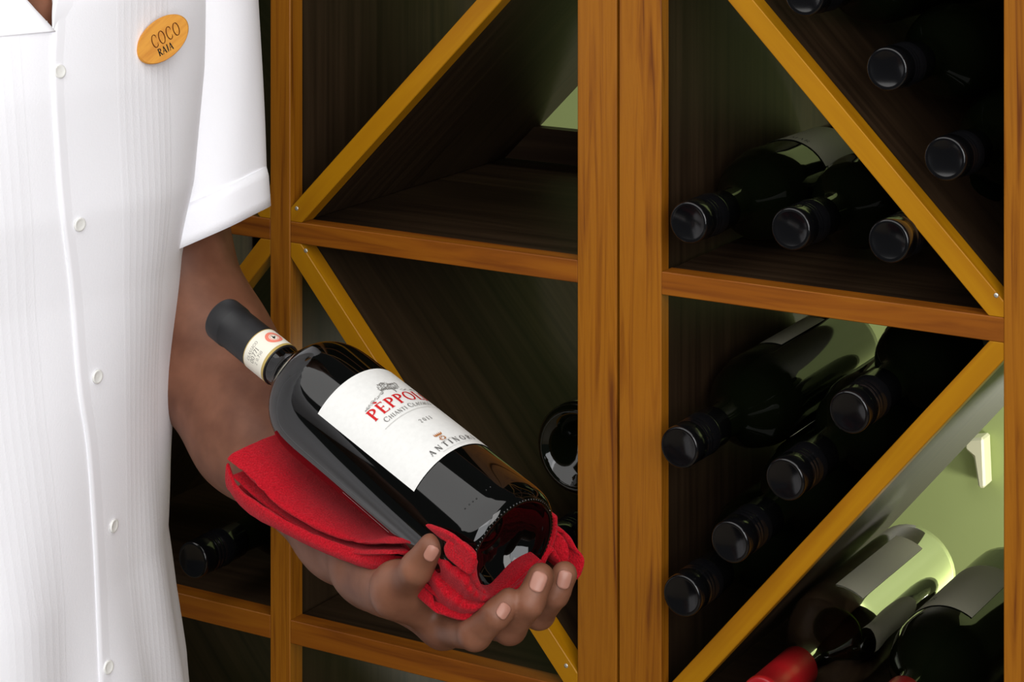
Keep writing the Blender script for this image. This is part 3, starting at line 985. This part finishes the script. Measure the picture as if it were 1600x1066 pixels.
def body_sd(p):
    z = p[:, 2]
    a, b, cx, cy, th = [np.interp(z, RINGS[:, 0], RINGS[:, k]).astype(np.float32) for k in range(1, 6)]
    th = np.radians(th)
    x, y = p[:, 0] - cx, p[:, 1] - cy
    l = x * np.cos(th) + y * np.sin(th); f_ = x * np.sin(th) - y * np.cos(th)
    q = np.sqrt((l / (a - .007)) ** 2 + (f_ / (b - .007)) ** 2)
    d = (q - 1) * (np.minimum(a, b) - .007)
    d = np.maximum(d, np.maximum(0.92 - z, z - 1.49))
    t0 = math.radians(44); fx, fy = math.sin(t0), -math.cos(t0); lx, ly = math.cos(t0), math.sin(t0)
    c = (-0.375, 1.71)
    hc = lambda f, l_, zz: (c[0] + fx * f + lx * l_, c[1] + fy * f + ly * l_, zz)
    d = smin(d, seg_sd(p, hc(-.01, 0, 1.46), hc(.012, 0, 1.56), .060, .056), .03)
    rot = np.array([[fx, lx, 0], [fy, ly, 0], [0, 0, 1]], dtype=np.float32)
    head = smin(ell_sd(p, hc(.018, 0, 1.665), (.098, .077, .105), rot), ell_sd(p, hc(.045, 0, 1.590), (.058, .055, .060), rot), .04)
    head = smin(head, seg_sd(p, hc(.112, 0, 1.665), hc(.128, 0, 1.625), .009, .016), .014)      # nose
    for s in (-1, 1):
        head = smin(head, ell_sd(p, hc(.005, .078 * s, 1.645), (.017, .008, .032), rot), .006)  # ears
        head = np.maximum(head, -(seg_sd(p, hc(.122, .032 * s, 1.658), hc(.122, .030 * s, 1.658), .018, .018)))
        head = smin(head, seg_sd(p, hc(.097, .032 * s, 1.657), hc(.097, .032 * s, 1.657), .0125, .0125), .003)
    head = smin(head, seg_sd(p, hc(.098, -.020, 1.588), hc(.098, .020, 1.588), .0075, .0075), .006)
    head = smin(head, seg_sd(p, hc(.096, -.016, 1.577), hc(.096, .016, 1.577), .0085, .0085), .006)
    d = smin(d, head, .02)
    # far-side shoulder, upper arm and forearm (hangs at the side)
    ls = (-0.262 - (-0.377)); 
    s0 = (-0.470, 1.590, 1.43)
    d = smin(d, seg_sd(p, s0, (-0.610, 1.398, 1.125), .052, .042), .03)
    d = smin(d, seg_sd(p, (-0.610, 1.398, 1.125), RW0, .040, .028), .02)
    d = smin(d, seg_sd(p, (-0.36, 1.72, 1.43), SHO, .06, .056), .04)
    d = smin(d, seg_sd(p, SHO, J(245, 250, 1.805), .054, .046), .03)
    return d


person = empty('person', (-0.385, 1.68, 0.0))
person['mw'] = [c for r_ in Matrix.Translation(person.location) for c in r_]
tag(person, 'person in a white pleated short-sleeved shirt cradling a wine bottle on one hand', 'person')
lo_a = (-0.36, 1.395, 0.955); hi_a = (0.055, 1.885, 1.36)
Va, Qa = surface_nets(arm_sd, lo_a, hi_a, 0.0014)
Vb, Qb = surface_nets(body_sd, (-0.72, 1.34, 0.70), (-0.10, 1.95, 1.80), 0.006, 4)
Vf, Qf = surface_nets(far_hand_sd, (-0.67, 1.25, 0.68), (-0.50, 1.44, 0.97), 0.003, 4)
Vs = np.concatenate([Va, Vb, Vf]); Qs = np.concatenate([Qa, Qb + len(Va), Qf + len(Va) + len(Vb)])
body = mesh_obj('body', Vs.tolist(), Qs.tolist(), M['skin'], person, True)
sm = body.modifiers.new('smooth', 'SMOOTH'); sm.factor = 0.5; sm.iterations = 4

# fingernails: curved plates on the backs of the finger ends
bvh_body = BVHTree.FromPolygons([Vector(v) for v in Va], Qa.tolist())
def nail(px_, py_, ang, wd, ln, tilt=None):
    """nail centred on the skin under pixel (px_, py_); ang: image direction of the finger tip"""
    h = bvh_body.ray_cast(CAM, ray(px_, py_))
    if h[0] is None: return
    p, n = h[0], h[1]
    d2 = P(px_ + 10 * math.cos(ang), py_ - 10 * math.sin(ang), p.y) - P(px_, py_, p.y)
    # average the normal over a small neighbourhood
    acc = Vector()
    for ox in (-5, 0, 5):
        for oy in (-5, 0, 5):
            hh = bvh_body.ray_cast(CAM, ray(px_ + ox, py_ + oy))
            if hh[0] is not None: acc += hh[1]
    n = acc.normalized()
    if n.dot(CAM - p) < 0: n = -n
    ey = (d2 - n * d2.dot(n)).normalized(); ex = ey.cross(n)
    V, Fc = [], []
    nu, nv = 10, 10
    for j in range(nv + 1):
        tv = -1 + 2 * j / nv
        for i in range(nu + 1):
            tu = -1 + 2 * i / nu
            w_ = wd * (1 - 0.16 * max(0, -tv) ** 2 - 0.12 * max(0, tv) ** 4) * math.sqrt(max(0.04, 1 - (max(0, abs(tv) - .55) / .5) ** 2))
            x, y = tu * w_ / 2, tv * ln / 2
            zz = -(x * x) / (2 * wd * 0.72) - max(0, tv) ** 2 * ln * 0.10
            V.append(p + ex * x + ey * y + n * (zz + 0.0010))
    Fc = grid_faces(nv + 1, nu + 1)
    o = mesh_obj('fingernail', V, Fc, M['nail'], body, True)
    s = o.modifiers.new('thick', 'SOLIDIFY'); s.thickness = 0.0012; s.offset = -1
    return o
nail(674, 865, math.radians(60), .0082, .0098)
nail(787, 955, math.radians(50), .0080, .0094)
nail(841, 909, math.radians(70), .0098, .0120)
nail(882, 906, math.radians(74), .0090, .0108)

# hair, trousers and shoes (above and below the picture)
def hair_sd(p):
    t0 = math.radians(44); fx, fy = math.sin(t0), -math.cos(t0); lx, ly = math.cos(t0), math.sin(t0)
    rot = np.array([[fx, lx, 0], [fy, ly, 0], [0, 0, 1]], dtype=np.float32)
    c = (-0.375, 1.71)
    hc = lambda f, l_, zz: (c[0] + fx * f + lx * l_, c[1] + fy * f + ly * l_, zz)
    d = ell_sd(p, hc(.010, 0, 1.682), (.104, .083, .105), rot)
    q = p - np.array(hc(.05, 0, 1.70), dtype=np.float32)
    f_ = q[:, 0] * fx + q[:, 1] * fy
    return np.maximum(d, f_ * 0.75 - (q[:, 2]) * 0.66)
Vh, Qh = surface_nets(hair_sd, (-0.52, 1.56, 1.55), (-0.22, 1.86, 1.82), 0.005, 4)
mesh_obj('hair', Vh.tolist(), Qh.tolist(), M['hair'], person, True)
def trouser_sd(p):
    z = np.clip(p[:, 2], 0.82, 1.0)
    a, b, cx, cy, th = [np.interp(z, RINGS[:, 0], RINGS[:, k]).astype(np.float32) for k in range(1, 6)]
    th = np.radians(th)
    x, y = p[:, 0] - cx, p[:, 1] - cy
    l = x * np.cos(th) + y * np.sin(th); f_ = x * np.sin(th) - y * np.cos(th)
    q = np.sqrt((l / (a - .015)) ** 2 + (f_ / (b - .015)) ** 2)
    d = np.maximum((q - 1) * (b - .015), 0.80 - p[:, 2])
    for sx in (-1, 1):
        hx, hy = -0.385 + 0.085 * math.cos(math.radians(58)) * sx, 1.685 + 0.085 * math.sin(math.radians(58)) * sx
        d = smin(d, seg_sd(p, (hx, hy, 0.82), (hx + .02 * sx, hy + .02 * sx, 0.46), .088, .065), .03)
        d = smin(d, seg_sd(p, (hx + .02 * sx, hy + .02 * sx, 0.46), (hx + .02 * sx, hy + .02 * sx, 0.09), .064, .056), .02)
    return np.maximum(d, np.maximum(0.06 - p[:, 2], p[:, 2] - 0.98))
Vt, Qt = surface_nets(trouser_sd, (-0.62, 1.42, 0.02), (-0.15, 1.95, 1.02), 0.008, 4)
mesh_obj('trousers', Vt.tolist(), Qt.tolist(), M['trousers'], person, True)
for sx in (-1, 1):
    hx, hy = -0.385 + 0.085 * math.cos(math.radians(58)) * sx + .02 * sx, 1.685 + 0.085 * math.sin(math.radians(58)) * sx + .02 * sx
    fx, fy = math.sin(math.radians(58)), -math.cos(math.radians(58))
    def shoe_sd(p, hx=hx, hy=hy):
        d = smin(seg_sd(p, (hx - fx * .03, hy - fy * .03, .045), (hx + fx * .14, hy + fy * .14, .035), .045, .038), seg_sd(p, (hx, hy, .05), (hx, hy, .10), .048, .05), .03)
        return np.maximum(d, 0.001 - p[:, 2])
    v_, q_ = surface_nets(shoe_sd, (hx - .2, hy - .2, -0.01), (hx + .24, hy + .14, .18), 0.006, 4)
    mesh_obj('shoe', v_.tolist(), q_.tolist(), M['shoe'], person, True)

# ------------------------------------------------------------------ shirt
def fold_noise(ph, z):
    """Soft vertical folds that grow towards the hem and side."""
    k = np.clip((1.06 - z) / 0.16, 0, 1)
    side = np.exp(-((ph - 0.25) / 0.55) ** 2)
    return k * (0.006 * np.sin(ph * 9 + z * 14) * side + 0.003 * np.sin(ph * 15 - z * 9)) + 0.0016 * np.sin(ph * 6 + z * 21)


nz, na = 150, 240
zs = np.concatenate([np.linspace(0.775, 1.44, nz - 14), np.linspace(1.443, 1.500, 14)])
Vsht, UV, Fsht = [], [], []
phs = np.linspace(-math.pi / 2, 1.5 * math.pi, na, endpoint=False)     # pi/2 = front centre, 0 = the wearer's left side
for z in zs:
    a, b, cx, cy, th = ring_at(z)
    th = math.radians(th)
    for ph_ in phs:
        dr = float(fold_noise(ph_, z))
        # a shallow side fold where the front panel turns
        c_, s_ = math.cos(ph_), math.sin(ph_)
        e = 0.9
        cc = math.copysign(abs(c_) ** e, c_); ss = math.copysign(abs(s_) ** e, s_)
        lx_, fx_ = (a + dr) * cc, (b + dr) * ss
        Vsht.append((cx + math.cos(th) * lx_ + math.sin(th) * fx_, cy + math.sin(th) * lx_ - math.cos(th) * fx_, z))
        UV.append(((ph_ - math.pi / 2) * (0.5 * (a + b)), z))
Fall = grid_faces(len(zs), na, 0, True)
# V-shaped neck opening beside the placket edge
def in_neck(x, y):
    if y > 48: return False
    return (80 - (48 - y) * 0.94) < x < (84 + max(0, 48 - y) * 0.05 + max(0, -y) * 0.4)
NV = len(Vsht)
px_all = [to_px(v) for v in Vsht]
frontish = [math.sin(phs[i % na]) > 0.2 for i in range(NV)]
for f_ in Fall:
    cxp = sum(px_all[i][0] for i in f_) / 4; cyp = sum(px_all[i][1] for i in f_) / 4
    if in_neck(cxp, cyp) and all(frontish[i] for i in f_): continue
    Fsht.append(f_)

# sleeve (the wearer's left): rings round the upper arm, hem tilted
def sleeve(c0, c1, r0, r1, hem_tilt, n_r=26, n_a=56, flare=None):
    V, U = [], []
    c0, c1 = Vector(c0), Vector(c1)
    ax_ = (c1 - c0).normalized()
    ex = (Vector((1, 0, 0)) - ax_ * ax_.x).normalized(); ey = ax_.cross(ex)
    for i in range(n_r):
        s = i / (n_r - 1)
        c = c0.lerp(c1, s)
        rr = r0 + (r1 - r0) * (s ** 0.8)
        for k in range(n_a):
            an = 2 * math.pi * k / n_a
            fold = 0.0010 * math.sin(3 * an + s * 4) * s + 0.0005 * math.sin(7 * an - s * 6) * s
            d = ex * math.cos(an) * (rr + fold) + ey * math.sin(an) * (rr * 0.92 + fold)
            sh = ax_ * (hem_tilt * math.cos(an) * s)
            V.append(c + d + sh); U.append((0.3 + an * rr, c.z))
    return V, U, n_r, n_a
c_top = Vector((-0.256, 1.795, 1.458)); c_hem = P(308, 370, 1.765)
Vl, Ul, nr_, na_ = sleeve(c_top, c_hem, .060, .0545, -0.019)
offs = len(Vsht); Vsht += [tuple(v) for v in Vl]; UV += Ul
Fsht += grid_faces(nr_, na_, offs, True)
# turned-up hem band of the sleeve
ax_s = (c_hem - c_top).normalized()
Vc, Uc, nr2, na2 = sleeve(c_hem - ax_s * 0.030, c_hem + ax_s * 0.0008, .0566, .0562, -0.019, 5)
# keep the same tilt over the whole band
Vc = []
ex = (Vector((1, 0, 0)) - ax_s * ax_s.x).normalized(); ey = ax_s.cross(ex)
for i in range(5):
    c = c_hem + ax_s * (-0.028 + 0.029 * i / 4)
    for k in range(56):
        an = 2 * math.pi * k / 56
        s = 1.0
        fold = 0.0010 * math.sin(3 * an + s * 4) + 0.0005 * math.sin(7 * an - s * 6)
        rr = .0570 - (0.0012 if i == 0 else 0)
        Vc.append(c + ex * math.cos(an) * (rr + fold) + ey * math.sin(an) * (rr * 0.92 + fold) + ax_s * (-0.019 * math.cos(an)))
offs = len(Vsht); Vsht += [tuple(v) for v in Vc]; UV += [(0.3, 0)] * len(Vc)
Fsht += grid_faces(5, 56, offs, True)
# shoulder cap and the other sleeve
Vcap, ncap = [], 12
for i in range(ncap):
    t = i / (ncap - 1) * math.pi / 2
    for k in range(56):
        an = 2 * math.pi * k / 56
        Vcap.append(c_top - ax_s * (.045 * math.sin(t)) + (ex * math.cos(an) + ey * math.sin(an) * 0.92) * (.060 * math.cos(t) + .0005))
offs = len(Vsht); Vsht += [tuple(v) for v in Vcap]; UV += [(0.3, 0)] * len(Vcap)
Fsht += grid_faces(ncap, 56, offs, True)
cr0, cr1 = Vector((-0.470, 1.590, 1.435)), Vector((-0.575, 1.445, 1.20))
Vr, Ur, nr3, na3 = sleeve(cr0, cr1, .064, .072, 0.0)
offs = len(Vsht); Vsht += [tuple(v) for v in Vr]; UV += Ur
Fsht += grid_faces(nr3, na3, offs, True)
axr = (cr1 - cr0).normalized()
exr = (Vector((1, 0, 0)) - axr * axr.x).normalized(); eyr = axr.cross(exr)
offs = len(Vsht)
for i in range(ncap):
    t = i / (ncap - 1) * math.pi / 2
    for k in range(56):
        an = 2 * math.pi * k / 56
        Vsht.append(tuple(cr0 - axr * (.055 * math.sin(t)) + (exr * math.cos(an) + eyr * math.sin(an) * 0.92) * (.064 * math.cos(t) + .0005))); UV.append((0.3, 0))
Fsht += grid_faces(ncap, 56, offs, True)

shirt = mesh_obj('shirt', Vsht, Fsht, M['shirt'], person, True, uvs=UV)
shirt['label'] = 'white cotton shirt with pin tucks'
so = shirt.modifiers.new('thick', 'SOLIDIFY'); so.thickness = 0.0018; so.offset = -1
bvh_shirt = BVHTree.FromPolygons([Vector(v) for v in Vsht], Fall)


def shirt_hit(x, y):
    h = bvh_shirt.ray_cast(CAM, ray(x, y))
    if h[0] is None: return None, None
    n = h[1]
    if n.dot(CAM - h[0]) < 0: n = -n
    return h[0], n


def strip_on_shirt(name, left, right, lift, m, nw=4, n=60, th=0.0016, lift2=None):
    """Cloth strip lying on the shirt between two image curves."""
    Lc, Rc = catmull(left, n), catmull(right, n)
    V, ok = [], True
    for i in range(n):
        for k in range(nw + 1):
            x, y = Lc[i] + (Rc[i] - Lc[i]) * k / nw
            p, nn = shirt_hit(x, y)
            if p is None:
                p, nn = V[-1], Vector((0, -1, 0)); V.append(p); continue
            V.append(p + nn * (lift if lift2 is None else lift + (lift2 - lift) * k / nw))
    o = mesh_obj(name, V, grid_faces(n, nw + 1), m, shirt, True)
    s = o.modifiers.new('thick', 'SOLIDIFY'); s.thickness = th; s.offset = 0
    return o


edge = [(84, -60), (81, 40), (78, 110), (84, 230), (92, 330), (106, 450), (118, 600), (132, 700), (142, 850), (152, 1066), (162, 1230), (172, 1400)]
plk = strip_on_shirt('placket', edge, [(x + 58, y) for x, y in edge], 0.0021, M['placket'], 8, 120, 0.0012, -0.0007)
strip_on_shirt('lapel', [(-190, -150), (-90, -60), (-60, -10), (-52, 30), (-40, 62)], [(-98, -150), (-11, -54), (39, 2), (66, 31), (83, 50)], 0.0010, M['placket'], 12, 30, 0.0012, 0.0030)
strip_on_shirt('lapel', [(162, -190), (102, -60), (81, 0), (79, 46)], [(250, -170), (190, -50), (150, 20), (90, 60)], 0.0026, M['placket'], 10, 36, 0.0012, -0.0006)
# buttons with a rim and four holes
def button(x, y):
    p, n = shirt_hit(x, y)
    v, f = lathe([(-0.0005, 0.0046), (0.0008, 0.0047), (0.0013, 0.0043), (0.0011, 0.0034), (0.0008, 0.0026), (0.0008, 0.0012)], 24)
    a = n.orthogonal().normalized()
    b = mesh_obj('button', v, f, M['button'], shirt, True, basis(a, n.cross(a), n, p + n * 0.0022))
for x, y in ((90, 112), (121, 350), (148, 588), (173, 821), (165, 1042)):
    button(x, y)

# ------------------------------------------------------------------ name badge
bp, bn = shirt_hit(245, 62)
bn = (bn + (CAM - bp).normalized() * 1.6).normalized()
r1 = P(245 + 81, 62 - 59, bp.y) - P(245, 62, bp.y)
bx = (r1 - bn * r1.dot(bn)).normalized(); by = bn.cross(bx)
bmw = basis(bx, by, bn, bp + bn * 0.0125)
badge = empty('name_badge', bp + bn * 0.0125)
badge['mw'] = [c for r_ in Matrix.Translation(badge.location) for c in r_]
tag(badge, 'oval bamboo name badge pinned to the chest of the white shirt', 'badge')
n = 64
V, Fc = [], []
rings_ = [(-0.0022, 0.97), (-0.0014, 1.0), (0.0012, 1.0), (0.0022, 0.96)]
for zz, s in rings_:
    for k in range(n):
        a = 2 * math.pi * k / n
        V.append((0.0217 * s * math.cos(a), 0.0137 * s * math.sin(a), zz))
Fc = grid_faces(4, n, 0, True) + [tuple(range(n))[::-1], tuple(range(3 * n, 4 * n))]
bd = mesh_obj('badge_plate', V, Fc, M['badge'], badge, False, bmw)
def badge_text(s, h, cx, cy, ang, m, track, slant, bold, xs):
    T2, TF, w = text2d(s, h, track, slant, bold)
    T2 = [(x * xs, y - h / 2) for x, y in T2]
    ca, sa_ = math.cos(ang), math.sin(ang)
    mesh_obj('lettering', [(cx + x * ca - y * sa_, cy + x * sa_ + y * ca, 0.0024) for x, y in T2], TF, M[m], bd, False, bmw)
badge_text('COCO', 0.0092, 0.0022, 0.0014, math.radians(-11), 'burnt', 0.16, 0.22, 1.0, 0.66)
badge_text('RAJA', 0.0050, -0.0036, -0.0062, math.radians(-12), 'ink_black', 0.06, 0.15, 1.5, 0.85)
pv, pf = lathe([(-0.0118, 0.0022), (-0.0022, 0.0022)], 12)
mesh_obj('pin', pv, pf, M['screw'], badge, True, bmw)

# ------------------------------------------------------------------ red cloth under the bottle
CV, CF = [], []
def add_sheet(cols, n_u=40, n_v=14, wob=0.0006, seed=1):
    """cols: list of stations along the cloth, each a list of (x, y, d) control points across it."""
    st = [catmull([tuple(P(*p)) for p in c], n_v) for c in cols]
    st = np.array(st)
    res = np.stack([catmull(st[:, j], n_u) for j in range(n_v)], 1)
    r2 = np.random.default_rng(seed)
    res = res + r2.normal(0, wob, res.shape) * 0.3
    o = len(CV)
    CV.extend(Vector(p) for p in res.reshape(-1, 3))
    CF.extend(grid_faces(n_u, n_v, o))

# upper layer: from under the bottle out to the rim that faces the viewer
top = [
    [(500, 660, 1.665), (455, 672, 1.630), (405, 690, 1.600), (366, 708, 1.588), (356, 718, 1.588)],
    [(530, 700, 1.650), (480, 712, 1.610), (440, 730, 1.580), (402, 746, 1.570), (386, 742, 1.572)],
    [(555, 735, 1.635), (510, 752, 1.595), (478, 772, 1.565), (446, 788, 1.553), (430, 784, 1.556)],
    [(590, 770, 1.615), (555, 790, 1.575), (530, 808, 1.545), (508, 824, 1.533), (494, 824, 1.537)],
    [(640, 800, 1.590), (610, 815, 1.555), (590, 830, 1.528), (570, 845, 1.512), (556, 846, 1.516)],
    [(690, 815, 1.560), (668, 822, 1.515), (648, 830, 1.484), (624, 838, 1.474), (608, 850, 1.480)],
    [(740, 835, 1.520), (712, 836, 1.500), (698, 834, 1.458), (674, 832, 1.447), (655, 848, 1.456)],
]
add_sheet(top, 60, 18, seed=2)
# middle layer peeping out below the rim
midl = [
    [(480, 690, 1.665), (420, 715, 1.620), (372, 740, 1.592), (360, 742, 1.590)],
    [(520, 740, 1.645), (460, 765, 1.600), (420, 784, 1.575), (404, 782, 1.574)],
    [(560, 790, 1.615), (520, 815, 1.570), (492, 834, 1.545), (476, 832, 1.545)],
    [(620, 830, 1.575), (585, 848, 1.535), (560, 862, 1.515), (545, 860, 1.516)],
    [(680, 840, 1.540), (655, 852, 1.490), (630, 862, 1.474), (612, 862, 1.478)],
    [(730, 840, 1.515), (705, 855, 1.490), (685, 866, 1.474), (668, 870, 1.474)],
]
add_sheet(midl, 50, 12, seed=3)
# lower layer: hangs further out
low = [
    [(470, 700, 1.680), (410, 730, 1.635), (366, 764, 1.600), (354, 752, 1.594), (356, 722, 1.592)],
    [(510, 750, 1.660), (450, 785, 1.615), (398, 802, 1.582), (380, 786, 1.578), (372, 762, 1.580)],
    [(545, 795, 1.630), (490, 826, 1.585), (446, 830, 1.560), (430, 816, 1.556), (420, 796, 1.560)],
    [(590, 830, 1.595), (540, 856, 1.555), (506, 860, 1.538), (490, 848, 1.534), (480, 830, 1.540)],
    [(640, 850, 1.560), (600, 876, 1.525), (570, 884, 1.512), (556, 874, 1.510), (552, 856, 1.516)],
    [(690, 860, 1.530), (650, 886, 1.505), (622, 894, 1.494), (612, 884, 1.490), (608, 866, 1.492)],
    [(720, 866, 1.512), (690, 890, 1.492), (668, 900, 1.484), (660, 890, 1.480), (656, 872, 1.482)],
]
add_sheet(low, 60, 16, seed=4)

# trough layers round the foot of the bottle, bunched where they end
def trough(r0, t0, t1, a0, a1, amp, k, ph_, hang, seed, nt=26, na=130):
    o = len(CV)
    for i in range(nt):
        s = i / (nt - 1)
        for j in range(na):
            q = j / (na - 1)
            a = math.radians(a0 + (a1 - a0) * q)
            g = max(0, (s - 0.35) / 0.65) ** 1.5
            rr = r0 + 0.5 * amp * g * (1 + math.sin(k * q * 2 * math.pi + ph_)) + hang(math.degrees(a)) * g
            t = t0 + (t1 - t0) * s + 0.0025 * math.sin(9 * q + ph_) * g
            w_ = AX * t + (E2 * math.sin(a) + E3 * math.cos(a)) * rr
            CV.append(BA + w_)
    CF.extend(grid_faces(nt, na, o))
trough(0.0415, 0.235, BL - 0.004, -84, -232, 0.0, 5, 0.4, lambda a: 0.0, 1)
# drape over the palm between thumb and fingers: folds run parallel to the rim of the bottle
ridge = [(652, 836, 1.462), (676, 834, 1.450), (700, 842, 1.440), (722, 853, 1.427), (744, 866, 1.416), (742, 886, 1.420), (745, 906, 1.430), (756, 924, 1.440), (776, 930, 1.450), (800, 918, 1.456), (824, 896, 1.462), (846, 876, 1.468)]
hangp = [(640, 870, 1.478), (655, 905, 1.468), (668, 932, 1.462), (680, 952, 1.457), (700, 964, 1.451), (722, 969, 1.446), (744, 966, 1.443), (764, 956, 1.442), (784, 946, 1.443), (808, 932, 1.447), (832, 910, 1.452), (856, 892, 1.458)]
nR, nH = 90, 44
rg = catmull([tuple(P(*p)) for p in ridge], nR); hp = catmull([tuple(P(*p)) for p in hangp], nR)
o_ = len(CV)
tow = (CAM - Vector(rg[nR // 2])).normalized()
for i_ in range(nR):
    wd_ = (Vector(hp[i_]) - Vector(rg[i_])).length
    for k in range(nH):
        s_ = k / (nH - 1)
        p = Vector(rg[i_]).lerp(Vector(hp[i_]), s_)
        am = min(0.0048, wd_ * 0.16)
        fold = am * math.sin(2 * math.pi * (3.0 * s_ + 0.12 * math.sin(i_ * .13)) + 0.6) * (0.3 + 0.7 * min(1, s_ * 3))
        bulge = 0.004 * math.sin(math.pi * s_)
        crinkle = 0.0008 * math.sin(i_ * 0.9 + 5 * s_)
        CV.append(p + tow * (fold + bulge + crinkle))
CF.extend(grid_faces(nR, nH, o_))
# back from the ridge to under the bottle
o_ = len(CV)
for i_ in range(nR):
    for k in range(6):
        CV.append(Vector(rg[i_]) - tow * (0.004 * k) - AX * (0.007 * k) + tow * 0.0015)
CF.extend(grid_faces(nR, 6, o_))
# bunch beside the foot, on the far side
def loop_ribbon(pts, w_dir, width, n=60, m_=5):
    c = catmull([tuple(P(*p)) for p in pts], n)
    o = len(CV)
    for p in c:
        for k in range(m_):
            CV.append(Vector(p) + w_dir * (width * k / (m_ - 1)))
    CF.extend(grid_faces(n, m_, o))
loop_ribbon([(846, 884, 1.475), (858, 856, 1.478), (868, 838, 1.482), (884, 846, 1.480), (890, 866, 1.476), (884, 888, 1.474), (876, 876, 1.474), (868, 862, 1.476), (858, 870, 1.474), (850, 890, 1.472)], -AX, 0.05)
loop_ribbon([(860, 842, 1.496), (872, 832, 1.498), (892, 842, 1.494), (904, 862, 1.490), (914, 876, 1.488), (908, 900, 1.486), (898, 906, 1.486), (892, 884, 1.488)], -AX, 0.05)
# rolled ends between thumb and first finger
loop_ribbon([(664, 838, 1.462), (684, 840, 1.446), (706, 848, 1.430), (728, 856, 1.418), (744, 868, 1.411), (742, 888, 1.413), (734, 898, 1.416), (728, 884, 1.418), (733, 870, 1.417), (720, 862, 1.424)], -AX, 0.02)
loop_ribbon([(676, 930, 1.452), (684, 956, 1.448), (704, 965, 1.443), (726, 970, 1.438), (742, 962, 1.436), (724, 954, 1.439), (704, 946, 1.443), (692, 938, 1.446)], -AX, 0.02)
cloth = mesh_obj('cloth_napkin', CV, CF, M['cloth'], None, True)
tag(cloth, 'folded red terry cloth bunched between the hand and the bottle', 'cloth')
so = cloth.modifiers.new('thick', 'SOLIDIFY'); so.thickness = 0.0028; so.offset = 0
ss_ = cloth.modifiers.new('smooth', 'SUBSURF'); ss_.levels = 1; ss_.render_levels = 1

# ------------------------------------------------------------------ hook on the green wall
hu, hz = rk(1537, 712, W0)
hv = [(-.016, -.028), (.010, -.034), (.013, .034), (.003, .036), (-.004, -.006), (-.016, -.014)]
me = prism(hv, -0.03, 0.0, 0.003)
link_mesh('hook_arm', me, M['cream'], hk, False, basis(RU, RW.cross(RU), RW, R(hu, W0 - 0.001, hz)))

clean_props()
